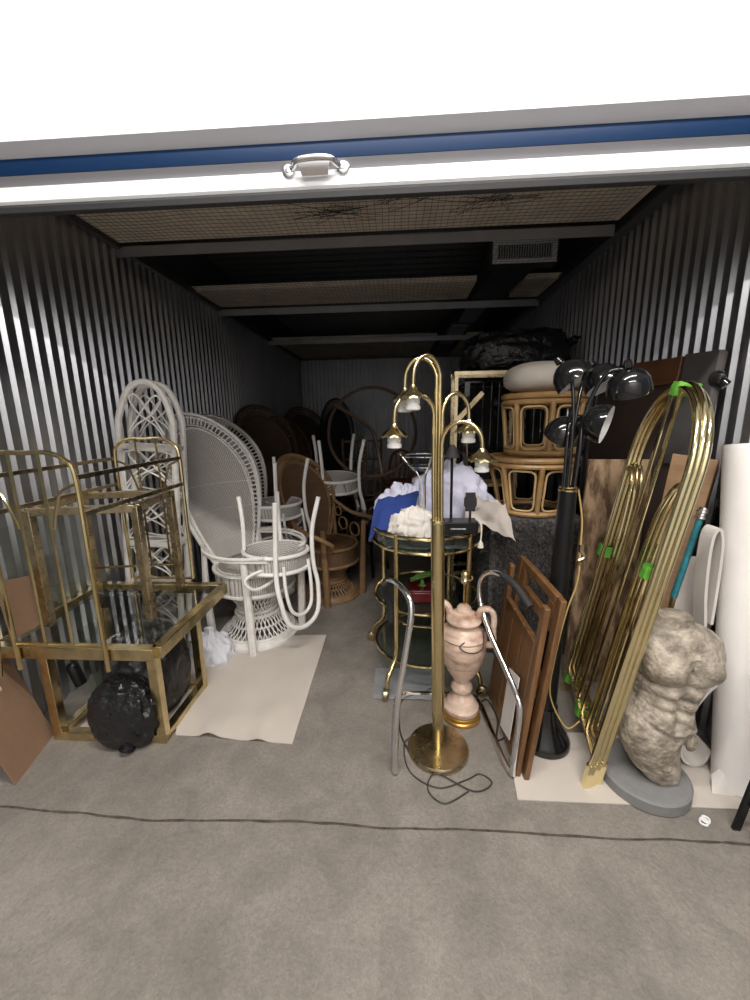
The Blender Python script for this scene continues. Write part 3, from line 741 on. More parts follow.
b = B(); b.tube(crv([(Lx-.10, Ly+.05, .03), (Lx-.15, Ly+.02, .008), (Lx-.13, Ly-.12, .006), (Lx-.02, Ly-.19, .006), (Lx+.10, Ly-.15, .006), (Lx+.16, Ly-.12, .006), (Lx+.20, Ly-.16, .006), (Lx+.12, Ly-.20, .008), (Lx-.02, Ly-.13, .010), (Lx-.06, Ly-.20, .006), (Lx-.0, Ly-.255, .006), (Lx+.10, Ly-.20, .006)], 8), .0027, 6)
b.build('cord', M['cord'], t); b = B()
b.tube(crv([(Lx-.13, Ly-.02, .006), (Lx-.17, Ly+.10, .006), (Lx-.16, Ly+.3, .006), (Lx-.05, Ly+.36, .006), (Lx+.02, Ly+.42, .006)], 8), .0035, 6)
b.build('cord', M['cord'], t)

# alabaster urn lamp
ux, uy = .305, 1.715
t = thing('urn_lamp', 'pink alabaster urn table lamp with side handles and gold foot', 'lamp', (ux, uy, 0))
b = B(); b.lathe([(0, 0), (.084, 0), (.087, .010), (.084, .019), (.080, .022), (.083, .032), (.080, .042), (.074, .046), (0, .046)], (ux, uy, 0), 40); b.build('gold_foot', M['gold'], t)
b = B(); b.lathe([(.072, .046), (.078, .052), (.078, .072), (.068, .082), (.064, .10), (.050, .125), (.032, .140), (.028, .150), (.040, .160), (.048, .178), (.046, .196), (.036, .208), (.030, .216), (.034, .226), (.050, .255), (.076, .31), (.093, .37), (.100, .425), (.102, .47), (.096, .485), (.100, .495), (.088, .52), (.064, .545), (.052, .558), (.070, .566), (.076, .580), (.070, .598), (.050, .612), (.034, .622), (.030, .645), (.022, .655), (0, .658)], (ux, uy, 0), 40); b.build('urn_body', M['marble'], t)
HB = []
for s in (-1, 1):
    b = B(); b.tube(crv([(ux+s*.055, uy-.02*s, .585), (ux+s*.068, uy-.02*s, .640), (ux+s*.098, uy-.035*s, .655), (ux+s*.118, uy-.04*s, .62), (ux+s*.118, uy-.04*s, .54), (ux+s*.120, uy-.04*s, .47), (ux+s*.096, uy-.03*s, .455)], 6), [.016]*13+[.013]*18+[.017]*6, 8); b.build('handle', M['marble'], t)
b = B(); b.tube([(ux, uy, .65), (ux, uy, .79)], .0055, 8); b.lathe([(.006, .775), (.018, .782), (.022, .80), (.016, .812), (.018, .822), (.016, .838), (.008, .846), (0, .848)], (ux, uy, 0), 18)
b.tube(crv([(ux+.014, uy, .79), (ux+.03, uy, .80), (ux+.026, uy-.01, .825)], 5), .003, 6); b.build('socket', M['brass_bright'], t)
b = B(); b.tube(crv([(ux-.01, uy-.097, .515), (ux-.03, uy-.101, .49), (ux+.0, uy-.106, .465), (ux+.045, uy-.096, .46), (ux+.07, uy-.085, .49), (ux+.075, uy-.04, .545)], 7), .0025, 6)
b.build('cord', M['cord'], t); b = B()
b.tube(crv([(ux+.085, uy+.04, .02), (ux+.14, uy+.10, .008), (ux+.16, uy-.02, .006), (ux+.13, uy-.14, .006), (ux+.2, uy-.1, .006)], 8), .0035, 6); b.build('cord', M['cord'], t)

t.scale = (1.09, 1.09, .905)
# round brass bar cart
cx, cy = .155, 2.15
t = thing('bar_cart', 'round brass bar cart with glass tiers and curved legs on casters', 'cart', (cx, cy, 0))
angs = [radians(q) for q in (146, 236, 314, 56)]
for a in angs:
    ca, sa = cos(a), sin(a)
    b = B(); b.tube(crv([(cx+.30*ca, cy+.30*sa, .88), (cx+.30*ca, cy+.30*sa, .55), (cx+.30*ca, cy+.30*sa, .30), (cx+.31*ca, cy+.31*sa, .20), (cx+.355*ca, cy+.355*sa, .145), (cx+.385*ca, cy+.385*sa, .11), (cx+.395*ca, cy+.395*sa, .075)], 6), .0135, 10)
    l = b.build('leg', M['brass'], t)
    w = B(); R = Matrix.Rotation(a+.6, 3, 'Z') @ Matrix.Rotation(pi/2, 3, 'X')
    w.lathe([(0, -.014), (.024, -.014), (.031, -.009), (.031, .009), (.024, .014), (0, .014)], (cx+.408*ca, cy+.408*sa, .031), 20, R); w.build('caster', M['brass_dark'], l)
    w = B(); w.tube([(cx+.395*ca, cy+.395*sa, .08), (cx+.40*ca, cy+.40*sa, .048)], .009, 8); w.bar((cx+.40*ca, cy+.40*sa, .055), (cx+.405*ca, cy+.405*sa, .028), .034, .012); w.build('caster_fork', M['brass'], l)
b = B(); b.tube(circ((cx, cy, .870), .30, 56), .011, 8, True); b.tube(circ((cx, cy, .795), .30, 56), .010, 8, True)
f = b.build('tray_rim', M['brass'], t)
for z in (.864, .788): b = B(); b.lathe([(0, z), (.292, z), (.292, z+.006), (0, z+.006)], (cx, cy, 0), 48); b.build('glass_tier', M['tinted'], t)
b = B(); b.lathe([(.296, .80), (.296, .86), (.293, .86), (.293, .80)], (cx, cy, 0), 56, closed=True); b.build('tray_band', M['tinted'], f)
b = B(); b.tube(circ((cx, cy, .465), .295, 56), .009, 8, True); b.build('tier_rim', M['brass'], t)
b = B(); b.lathe([(0, .458), (.288, .458), (.288, .464), (0, .464)], (cx, cy, 0), 48); b.build('glass_tier', M['tinted'], t)
b = B(); b.tube(circ((cx, cy, .165), .295, 56), .009, 8, True); b.build('tier_rim', M['brass'], t)
b = B(); b.lathe([(0, .158), (.288, .158), (.288, .164), (0, .164)], (cx, cy, 0), 48); b.build('glass_tier', M['tinted'], t)
b = B(); b.tube([p for p in circ((cx, cy, .385), .27, 40) if p.y < cy+.1 and abs(p.x-cx) < .2], .007, 6); b.build('guard_rail', M['brass_bright'], t)
# things on the tiers
t = thing('red_box', 'dark red box on the middle glass tier of the bar cart', 'box', (.10, 2.05, .466))
b = B(); b.box((.12, 2.05, .496), (.13, .12, .06)); b.build('body', M['red'], t, bevel=.006); b = B(); b.box((.12, 2.05, .532), (.136, .126, .012)); b.build('lid', M['red'], t, bevel=.004)
t = thing('green_glass', 'green leaf-shaped dish standing on the dark red box in the cart', 'dish', (.13, 2.06, .54))
b = B(); b.slab(lambda u, v: Vector((.14+(u-.5)*.15, 2.06+(v-.5)*.07*sin(pi*max(.04, min(.96, u))), .562+.05*u+.02*(2*v-1)**2)), 14, 8, (0, 0, .005)); b.build('bowl', M['green'], t)
b = B(); b.lathe([(0, .540), (.022, .540), (.012, .547), (.008, .575), (0, .577)], (.13, 2.06, 0), 16); b.build('foot', M['green'], t)
b = B(); b.slab(lambda u, v: Vector((.145+.44*(u-.5), 2.08+.3*(v-.5), .798+.025*abs(nz(u*4, v*4, 7))+.035*(1-(2*u-1)**2)*(1-(2*v-1)**2))), 24, 16, (0, 0, .003))
tag(b.build('folded_cloth', M['greyplastic']), 'grey-blue cloth folded inside the top tray of the bar cart', 'cloth')
b = B(); b.slab(lambda u, v: Vector((.04+.36*(u-.5), 1.94+.26*(v-.5), .006+.012*abs(nz(u*5, v*5, 2)))), 24, 18, (0, 0, .003))
tag(b.build('plastic_sheet', M['greyplastic']), 'clear grey plastic sheet on the floor under the bar cart', 'wrapping')

# cloth heap on the cart
def heap(name, label, c, rx, ry, h, m, seed, fold=5.0, amp=.22):
    c = Vector(c)
    def fn(d):
        ang = atan2(d.y, d.x); r = 1+.22*nz(cos(ang)*1.3+seed, sin(ang)*1.3, seed)
        q = Vector((d.x*1.6+seed, d.y*1.6, d.z*1.2)); wv = noise.noise(q*1.2)
        f1 = abs(noise.noise(Vector((q.x*fold*.6+2*wv, q.y*fold*.25, q.z*fold*.4+seed)))); f2 = abs(noise.noise(q*fold*.8+Vector((wv, 3, 1))))
        k = 1-amp*(.8-1.6*f1)-amp*.5*(.5-f2)
        z = d.z*h*k if d.z > 0 else d.z*.03
        sp = 1 if d.z > -.1 else 1
        return c+Vector((d.x*rx*r*k*sp, d.y*ry*r*k*sp, z))
    return tag(B().ball(fn, 96, 48).build(name, m, ang=75), label, 'cloth', None)
heap('bed_sheet', 'pale lavender sheet heaped at the back of the bar cart', (.30, 2.36, .86), .30, .17, .33, M['lavender'], 2.2, 4.2, .21)
heap('bed_sheet', 'lavender and white sheet bundle on the left half of the bar cart', (.045, 2.30, .865), .19, .16, .22, M['lavender'], 9.1, 4.2, .2)
def tw(u, v):
    x = -.165+.235*u+.05*v; y = 2.02+.20*v+.10*(1-u)*(1-v)*.6; z = .868+.165*sin(min(1, v*1.15)*pi/2)*(1-.25*(1-u))-.075*max(0, .22-u)/.22*(1-v)
    return Vector((x, y, z+.012*nz(u*4, v*3, 2)+.006*nz(u*9, v*7, 4)))
b = B(); b.slab(tw, 28, 24, (0, .008, .012)); tag(b.build('blue_towel', M['blue'], ang=75), 'royal blue towel draped over the left side of the bar cart', 'cloth')
heap('cream_cloth', 'cream crumpled cloth at the front of the bar cart', (.09, 2.03, .855), .15, .11, .145, M['cream'], 4.2, 3.9, .22)
def dr(u, v):
    p = Vector((.36+.22*u, 2.16-.02*u+.10*sin(pi*u)*(v-.5), 1.04-.06*u-.20*v*(1-.35*(1-u)))); p += Vector((.05*v*u, -.05*v+.02*nz(u*5, v*2, 1), .02*nz(u*6, v*3, 4))); return p
b = B(); b.slab(dr, 24, 20, (0, .006, .002)); tag(b.build('beige_cloth', M['beige_cloth'], ang=75), 'beige cloth hanging over the right edge of the bar cart', 'cloth')

# black unit with paddle, slim pole lamp and wire stand on the cart
t = thing('black_device', 'small black box with upright paddle at the cart front edge', 'device', (.30, 2.02, .855))
b = B(); b.box((.305, 1.985, .895), (.185, .10, .062)); b.build('box_body', M['black_satin'], t, bevel=.005)
b = B(); b.bar((.365, 2.0, .926), (.365, 2.0, .985), .012); b.slab(lambda u, v: Vector((.365+.032*(2*u-1)*(1 if .2 < v < .8 else .78), 1.995, .968+.098*v)), 6, 10, (0, -.012, 0)); b.build('paddle', M['black_matte'], t, bevel=.003)
b = B()
for k in range(9): b.box((.262+.0085*k, 1.9342, .893), (.0055, .001, .006 if k % 3 else .0045))
b.build('print', M['label'], t)
b = B(); b.tube(crv([(.39, 1.975, .93), (.405, 1.93, .925), (.408, 1.915, .88), (.405, 1.912, .84)], 5), .004, 6); b.lathe([(0, .0), (.016, .0), (.012, .02), (.004, .035), (0, .036)], (.405, 1.91, .805), 12); b.build('tassel', M['string'], t)
t = thing('pole_lamp', 'thin black lamp pole rising from the cloth on the bar cart', 'lamp', (.285, 2.12, .86))
b = B(); b.lathe([(0, .855), (.05, .857), (.05, .868), (.012, .875), (0, .876)], (.285, 2.12, 0), 22); b.build('base', M['black_satin'], t)
b = B(); b.tube([(.285, 2.12, .87), (.283, 2.12, 1.26)], .0075, 8); b.build('stem', M['black_satin'], t)
b = B(); b.lathe([(.012, 1.30), (.018, 1.29), (.042, 1.235), (.040, 1.233), (.012, 1.26)], (.283, 2.12, 0), 20); b.build('shade', M['black_matte'], t)
t = thing('wire_stand', 'small chrome wire basket stand poking out of the cloth heap', 'stand', (.13, 2.02, .95))
b = B(); wc = Vector((.125, 2.02, 0))
for z, r in ((1.255, .112), (1.20, .07)): b.tube(circ(wc+Vector((0, 0, z)), r, 24), .0035, 6, True)
b.build('ring', M['chrome'], t)
for k in range(3):
    a = k*2*pi/3+2.9; B().tube(crv([wc+Vector((.122*cos(a), .122*sin(a), 1.262)), wc+Vector((.07*cos(a), .07*sin(a), 1.20)), wc+Vector((.02*cos(a), .02*sin(a), 1.14)), wc+Vector((.02*cos(a), .02*sin(a), .98))], 5), .0048, 8).build('leg', M['chrome'], t)
b = B(); b.lathe([(.062, 1.20), (.05, 1.185), (.03, 1.178), (0, 1.176), (0, 1.18), (.028, 1.182), (.046, 1.19), (.058, 1.202)], wc, 24); b.build('dish', M['tinted'], t)

# chrome tubular chair frame
t = thing('chrome_frame', 'bent chrome tube chair frame around the brass floor lamp', 'chair frame', (.22, 1.6, 0))
Lp = [(-.02, 1.368, .012), (-.016, 1.372, .15), (-.006, 1.385, .33), (.030, 1.42, .56), (.048, 1.44, .69), (.040, 1.47, .745), (.005, 1.53, .770), (-.035, 1.62, .755), (-.065, 1.72, .70), (-.07, 1.77, .62), (-.045, 1.80, .56)]
B().tube(crv(Lp, 6), .0125, 10).build('side_tube', M['chrome'], t)
Rp = [(.462, 1.374, .016), (.470, 1.378, .16), (.480, 1.385, .30), (.474, 1.41, .35), (.445, 1.50, .42), (.41, 1.60, .50), (.385, 1.70, .585), (.376, 1.735, .66), (.385, 1.72, .735), (.42, 1.66, .78), (.47, 1.56, .775), (.515, 1.47, .72)]
B().tube(crv(Rp, 6), .0125, 10).build('side_tube', M['chrome'], t)
b = B(); b.tube(crv([(.462, 1.374, .014), (.444, 1.46, .013), (.42, 1.75, .013), (.40, 1.83, .013), (.33, 1.85, .013), (.08, 1.85, .013), (.0, 1.83, .013), (-.02, 1.75, .013), (-.022, 1.45, .013), (-.02, 1.368, .013)], 6), .0115, 8); b.build('floor_runner', M['chrome'], t)
b = B(); b.tube(crv([(-.066, 1.715, .70), (-.07, 1.77, .62), (-.045, 1.80, .55), (-.04, 1.80, .46)], 5), .018, 10); b.build('arm_pad', M['black_matte'], t)
b = B(); b.tube(crv([(.445, 1.615, .786), (.48, 1.54, .772), (.519, 1.464, .715)], 5), .0155, 10); b.build('arm_pad', M['black_matte'], t)

# ------------------------------------------------------------------ rattan stools, cushion, shaggy box
def stool(name, label, c, rb_, rt, h, group, n=7):
    t = thing(name, label, 'stool', c, group)
    for z, r, k in ((.016, rb_, .016), (h-.016, rt, .017), (h-.05, rt-.003, .015)):
        b = B(); b.tube(circ((0, 0, z), r, 44), k, 8, True); b.build('ring', M['honey'], t, world=False)
    b = B(); b.lathe([(0, h-.014), (rt-.01, h-.014), (rt-.01, h-.006), (0, h-.004)], n=40); b.build('seat', M['honey'], t, world=False)
    for i in range(n):
        a = 2*pi*i/n+.12; B().tube([(rb_*cos(a), rb_*sin(a), .016), (lerp(rb_, rt, .5)*cos(a), lerp(rb_, rt, .5)*sin(a), h*.5), (rt*cos(a), rt*sin(a), h-.05)], .0145, 8).build('upright', M['honey'], t, world=False)
        b = B(); lo = []; da = 2*pi/n
        for u, v in ((.14, .5), (.14, .16), (.2, .07), (.32, .04), (.5, .04), (.68, .04), (.8, .07), (.86, .16), (.86, .5), (.86, .82), (.8, .92), (.68, .95), (.5, .95), (.32, .95), (.2, .92), (.14, .82)):
            aa = a+u*da; zz = lerp(.028, h-.064, v); r = lerp(rb_, rt, zz/h); lo.append((r*cos(aa), r*sin(aa), zz))
        b.tube(crv(lo, 3, True), .0062, 6, True); b.build('loop', M['honey_light'], t, world=False)
    return t
GS = 'honey rattan drum stools'
stool('rattan_stool', 'lower honey rattan drum stool standing on the shaggy dark box', (.83, 2.47, .872), .185, .255, .355, GS)
stool('rattan_stool', 'upper honey rattan drum stool carrying the linen cushion', (.87, 2.47, 1.235), .200, .228, .355, GS)
def cush(d):
    k = 1+.03*nz(d.x*2, d.y*2, d.z*2)
    e = lambda v: math.copysign(abs(v)**.8, v)
    return Vector((.862+.225*e(d.x)*k, 2.45+.225*e(d.y)*k, 1.680+.086*e(d.z)*(1+.12*d.x*-1)))
t = thing('cushion', 'round off-white linen cushion on top of the rattan stools', 'cushion', (.862, 2.45, 1.594))
B().ball(cush, 64, 28).build('cover', M['linen'], t)
b = B(); b.tube([Vector((.862+.226*cos(a*pi/24), 2.45+.226*sin(a*pi/24), 1.672)) for a in range(48)], .005, 6, True); b.build('piping', M['linen'], t)
b = B()
def sb(d):
    e = lambda q: math.copysign(abs(q)**.28, q)
    n = .012*nz(d.x*22, d.y*22, d.z*22)+.014*nz(d.x*9, d.y*9, d.z*9)
    m = max(abs(d.x), abs(d.y), abs(d.z)); p = d/m
    l = 1+n*2
    return Vector((.82+.275*p.x*l, 2.50+.24*p.y*l, max(.0, .435+.433*p.z*(1+n*.3))))
b.ball(sb, 200, 120); t = thing('shaggy_box', 'tall box draped in dark grey shaggy fur below the rattan stools', 'box', (.82, 2.5, 0)); b.build('fur_cover', M['shag'], t, ang=80)
fu = B(); rnd = random.Random(4)
for k in range(5200):
    s = rnd.random()
    if s < .62: p = Vector((rnd.uniform(.56, 1.08), 2.255, rnd.uniform(.02, .85))); nn = Vector((0, -1, 0))
    elif s < .85: p = Vector((.548, rnd.uniform(2.27, 2.73), rnd.uniform(.02, .85))); nn = Vector((-1, 0, 0))
    else: p = Vector((rnd.uniform(.56, 1.08), rnd.uniform(2.27, 2.7), .866)); nn = Vector((0, -.3, .6))
    q = p+nn*rnd.uniform(.012, .028)+Vector((rnd.uniform(-.012, .012), rnd.uniform(-.004, .004), rnd.uniform(-.03, .004)))
    q.z = max(q.z, .002)
    fu.bar(p-nn*.008, q, .0026, .0026)
fo = fu.build('fur', M['shag'], t); fo['kind'] = 'stuff'

o = heap('plastic_wrap', 'crumpled white plastic wrap on the floor beside the peacock chair', (-1.17, 2.15, .004), .15, .11, .20, M['crumple'], 6.3, 3.2, .2); o['category'] = 'wrapping'

for n_ in ('bed_sheet', 'bed_sheet.001', 'blue_towel', 'cream_cloth', 'beige_cloth', 'black_device', 'pole_lamp', 'wire_stand'):
    bpy.data.objects[n_].location += Vector((0, -.03, .018))
# ------------------------------------------------------------------ right: black lamp with five domed heads
bx, by = .655, 1.575
t = thing('arc_lamp', 'black floor lamp with five domed heads on curved arms', 'lamp', (bx, by, 0))
b = B(); b.lathe([(0, 0), (.108, 0), (.114, .008), (.113, .03), (.104, .045), (.075, .09), (.058, .14), (.050, .19), (0, .19)], (bx, by, 0), 40); b.build('base', M['black_gloss'], t)
b = B(); b.tube([(bx, by, .17), (bx+.012, by, .6), (bx+.020, by, 1.165)], [.044, .038, .034], 22); b.build('pole', M['black_satin'], t)
b = B(); b.tube(circ((bx+.020, by, 1.166), .033, 24), .005, 6, True); b.tube(circ((bx+.020, by, 1.178), .031, 24), .004, 6, True); b.build('collar', M['brass'], t)
heads = [  # centre, facing (opening) direction, arm start offset
    ((.835, 1.52, 1.555), (.30, .30, -.9), (.016, .0), 0), ((.80, 1.64, 1.585), (.35, -.42, -.82), (.0, .016), 0),
    ((.770, 1.56, 1.425), (.80, -.58, -.26), (.016, -.012), 1), ((.680, 1.68, 1.385), (-.2, .5, -.85), (-.016, .0), 0),
    ((.675, 1.62, 1.60), (.55, -.30, -.76), (-.008, -.014), 1)]
for c, d, so, lit in heads:
    c = Vector(c); d = Vector(d).normalized(); R = d.to_track_quat('Z', 'Y').to_matrix()
    s = Vector((bx+.02+so[0], by+so[1], 1.165)); top = c-d*.06
    mid = Vector((lerp(s.x, c.x, .12), lerp(s.y, c.y, .12), lerp(s.z, top.z, .62))); m2 = Vector((lerp(s.x, top.x, .5), lerp(s.y, top.y, .5), lerp(s.z, top.z, .97)))
    a_ = B().tube(crv([s, mid, m2, top+Vector((0, 0, .004)), top+d*.012], 7), .0075, 10).build('arm', M['black_gloss'], t)
    prof = [(r_*.88, z_*.88) for r_, z_ in [(.012, -.078), (.03, -.074), (.055, -.058), (.074, -.032), (.083, 0), (.084, .022), (.081, .022), (.080, 0), (.071, -.030), (.052, -.054), (.028, -.069), (.0, -.072)]]
    b = B(); b.lathe([(0, -.0695)]+prof[:6]+[(.0717, .0198)], c, 36, R, cap=False); h = b.build('shade', M['black_gloss'], a_)
    b = B(); b.lathe([(.0714, .0195)]+prof[7:], c, 36, R, cap=False); b.build('shade_lining', M['enamel'], h)
    b = B(); b.lathe([(0, -.06), (.018, -.058), (.018, -.02), (.02, -.015), (.02, -.002), (0, .0)], c, 18, R); b.build('lamp_socket', M['black_matte'] if not lit else M['bulbwhite'], h)
    b = B(); b.lathe([(0, -.098), (.013, -.096), (.016, -.075), (0, -.07)], c, 16, R); b.build('knuckle', M['black_gloss'], h)
b = B(); b.tube(crv([(bx+.055, by-.01, 1.17), (bx+.075, by-.02, 1.05), (bx+.072, by-.035, .93), (bx+.066, by-.05, .80), (bx+.03, by-.055, .66), (bx+.0, by-.055, .45), (bx-.008, by-.06, .28), (bx+.05, by-.10, .16), (bx+.10, by-.11, .20)], 8), .0035, 6)
b.build('cord', M['cordgold'], t)
b = B(); b.box((bx+.074, by-.038, .935), (.014, .014, .03)); b.tube(crv([(bx+.074, by-.04, .93), (bx+.085, by-.045, .90), (bx+.062, by-.045, .885), (bx+.08, by-.045, .87)], 6), .006, 6); b.build('cord_switch', M['brass_dark'], t)

# folded wooden tray table
t = thing('tray_table', 'folded reddish wooden tray table with handle slot leaning by black lamp', 'table', (.50, 1.6, 0))
def leaf(x0, lean, y0, y1, h, crest, nm):
    """one framed leaf in a plane leaning to +x"""
    def Pn(y, z, dx=0): return Vector((x0+lean*z/h+dx, y, z))
    def bar2(n, y0, z0, y1, z1, th=.022, par=t):
        q = [Pn(y0, z0), Pn(y1, z0), Pn(y1, z1), Pn(y0, z1)]
        b = B(); b.add([p+Vector((k*th, 0, 0)) for k in (0, 1) for p in q], [(0, 1, 2, 3), (7, 6, 5, 4), (0, 4, 5, 1), (1, 5, 6, 2), (2, 6, 7, 3), (3, 7, 4, 0)])
        return b.build(n, M['redwood'], par, bevel=.004)
    bar2('stile', y0, .0, y0+.045, h); bar2('stile', y1-.045, 0, y1, h)
    bar2('rail', y0+.045, .02, y1-.045, .075); 
    n = 3; w = (y1-y0-.09)/n
    if nm: 
        for k in range(n): bar2('slat', y0+.045+k*w+.003, .075, y0+.045+(k+1)*w-.003, h-.16, .012)
        bar2('rail', y0+.045, h-.21, y1-.045, h-.165, .026)
    else:
        bar2('rail', y0+.045, h*.5, y1-.045, h*.5+.05)
    if crest:
        bar2('crest_rail', y0+.045, h-.035, y1-.045, h, .026); bar2('crest_rail', y0+.045, h-.15, y1-.045, h-.105, .026)
        bar2('crest_block', y0+.045, h-.105, y0+.11, h-.035, .026); bar2('crest_block', y1-.11, h-.105, y1-.045, h-.035, .026)
leaf(.474, .070, 1.375, 1.87, .75, False, True)
leaf(.505, .088, 1.36, 1.86, .79, True, False)
b = B(); b.slab(lambda u, v: Vector((.462+.085*lerp(.10, .40, v), lerp(1.46, 1.60, u), lerp(.10, .40, v)-.05*u)), 2, 2, (.003, 0, 0))
tag(b.build('paper_sheet', M['label']), 'folded white paper tucked against the wooden tray table', 'paper')

# rough brown board
def board4(name, label, cat, bl, br, tr, tl, th, m, par=None):
    a, b_, c, d = [Vector(q) for q in (bl, br, tr, tl)]; n = (b_-a).cross(d-a).normalized()*th
    b = B(); b.slab(lambda u, v: a.lerp(b_, u).lerp(d.lerp(c, u), v), 6, 8, n)
    o = b.build(name, m, par, bevel=.002 if th > .01 else 0)
    return tag(o, label, cat) if not par else o
board4('rough_board', 'rough brown weathered board leaning behind the brass arches', 'board', (.925, 2.02, 0), (1.20, 1.98, 0), (1.28, 2.04, 1.235), (.985, 2.08, 1.235), .025, M['barkboard'])
# dark table top leaning on the right wall
t = thing('table_top', 'large dark panel with brown wood edge leaning on the right wall', 'panel', (1.28, 2.2, 0))
board4('panel', '', '', (1.245, 1.80, 0), (1.245, 2.80, 0), (1.375, 2.80, 1.76), (1.375, 1.80, 1.71), .02, M['darkpanel'], t)
board4('wood_edge', '', '', (1.355, 2.02, 1.60), (1.355, 2.80, 1.60), (1.366, 2.80, 1.762), (1.366, 2.02, 1.722), .03, M['darkwood'], t)
board4('grey_corner', '', '', (1.330, 1.795, 1.22), (1.330, 2.0, 1.22), (1.362, 2.0, 1.727), (1.362, 1.795, 1.715), .026, M['greypanel'], t)
b = B(); R = Matrix.Rotation(pi/2, 3, 'Y'); b.lathe([(0, 0), (.03, 0), (.034, .01), (.03, .025), (.018, .03), (0, .03)], (1.325, 1.79, 1.60), 20, R); b.tube([(1.34, 1.79, 1.60), (1.36, 1.765, 1.57)], .02, 10); b.build('corner_clamp', M['black_gloss'], t)
# plywood panel and timber beside it
t = thing('plywood_panel', 'light tan plywood panel with dark brown edge by the white tube', 'panel', (1.2, 1.7, 0))
board4('plywood_face', '', '', (1.085, 1.80, 0), (1.16, 1.70, 0), (1.325, 1.70, 1.265), (1.22, 1.82, 1.285), .02, M['tanwood'], t)
board4('brown_side', '', '', (1.162, 1.70, 0), (1.245, 1.78, 0), (1.395, 1.78, 1.22), (1.327, 1.70, 1.262), .02, M['midwood'], t)
t = thing('teal_stick', 'teal painted stick with metal end cap leaning on plywood panel', 'stick', (1.1, 1.6, 0))
b = B(); b.tube([(1.155, 1.60, .70), (1.235, 1.63, 1.03)], .0125, 10); b.build('shaft', M['teal'], t)
b = B(); b.tube([(1.085, 1.585, .0), (1.155, 1.60, .70)], .010, 10); b.build('lower_shaft', M['brass_dark'], t)
b = B()
for k in range(4): b.tube([(1.236+.003*k, 1.631+.001*k, 1.032+.012*k), (1.2385+.003*k, 1.632+.001*k, 1.042+.012*k)], .019 if k % 2 else .022, 12)
b.build('metal_cap', M['chrome'], t)
t = thing('black_pole', 'dark flat pole leaning between the plywood panel and white foam', 'pole', (1.25, 1.66, 0))
b = B(); b.bar((1.215, 1.66, 0), (1.345, 1.68, 1.08), .03, .012); b.build('shaft', M['black_satin'], t); b = B(); b.bar((1.343, 1.68, 1.07), (1.347, 1.68, 1.10), .036, .016); b.build('end_cap', M['rubber'], t)

# arched brass frames
W_ = .30
def archframe(label, dx, dy, sc, first):
    t = thing('brass_arch', label, 'bed frame', (0, 0, 0), 'nested arched brass frames')
    A_ = Vector((.738+dx, 1.345+dy, 0)); E_ = Vector((.885+dx, 1.925+dy, 0))
    def Q(u, z): return A_.lerp(E_, u)+Vector((.150*z, -.035*z, z))
    zs = 1.28*sc; zt = 1.575*sc
    p = [Q(0, .0), Q(0, .6), Q(0, zs-.05)]
    for k in range(0, 13):
        a = pi-k*pi/12; p.append(Q(.5+.5*cos(a), zs+(zt-zs)*sin(a)))
    p += [Q(1, zs-.05), Q(1, .6), Q(1, 0)]
    B().tube(crv(p, 3), .0125, 10).build('arch_tube', M['brass_bright'], t)
    if first:
     for u in (.42, .56): B().tube([Q(u, .14), Q(u, .9), Q(u, zs+(zt-zs)*sqrt(1-(2*u-1)**2))], .0075, 8).build('rod', M['brass_bright'], t)
    for s in (0, 1):
        sg = 1 if s == 0 else -1
        b = B(); b.tube(crv([Q(s, zs-.06), Q(s+sg*.08, zs-.04), Q(s+sg*.20, zs-.14), Q(s+sg*.25, zs-.32), Q(s+sg*.25, .8), Q(s+sg*.25, .14)], 6), .0075, 8); b.build('inner_arc', M['brass_bright'], t)
    B().bar(Q(0, .14), Q(1, .14), .016, .02).build('cross_rail', M['brass_dark'], t)
    for s in (0, 1): B().bar(Q(s, .0), Q(s, .11), .024, .024).build('foot', M['brass_bright'], t)
    return t
for k, (l, dx, dy, sc) in enumerate((('arched brass frame at the front of the taped bundle', 0, 0, .985), ('arched brass frame in the middle of the taped bundle', .027, .012, .995), ('arched brass frame at the back of the taped bundle', .054, .02, .985))):
    archframe(l, dx, dy, sc, k == 0)
def tape(label, u, z, w, hh, tilt=.0):
    A_ = Vector((.738, 1.345, 0)); E_ = Vector((.885, 1.925, 0))
    c = A_.lerp(E_, u)+Vector((.150*z+.027, -.035*z+.01, z)); M2 = Matrix.Rotation(atan2(.58, .147)-pi/2, 3, 'Z') @ Matrix.Rotation(.17, 3, 'Y') @ Matrix.Rotation(tilt, 3, 'X')
    n = 28; b = B()
    def fn(q, v):
        a = 2*pi*q; r = 1+.10*nz(cos(a)*2, sin(a)*2, v*2+z)
        e = lambda s: math.copysign(abs(s)**.5, s)
        return c+M2 @ Vector((e(cos(a))*.041*r, e(sin(a))*w*r, (v-.5)*hh+.006*nz(q*9, v*3, z)))
    b.grid(fn, n, 6)
    return tag(b.build('green_tape', M['tape'], ang=50), label, 'tape', 'green tape bands')
tape('green tape band at the top of the brass arches', .46, 1.545, .035, .05, .15)
tape('green tape band round the far legs of the brass arches', 1.0, .80, .024, .055)
tape('green tape band halfway up the near legs of the brass arches', .07, .90, .024, .05)
tape('green tape band low on the far feet of the brass arches', .92, .10, .022, .045)
tape('green tape band lowest, between the feet of the brass arches', .45, .13, .03, .045)

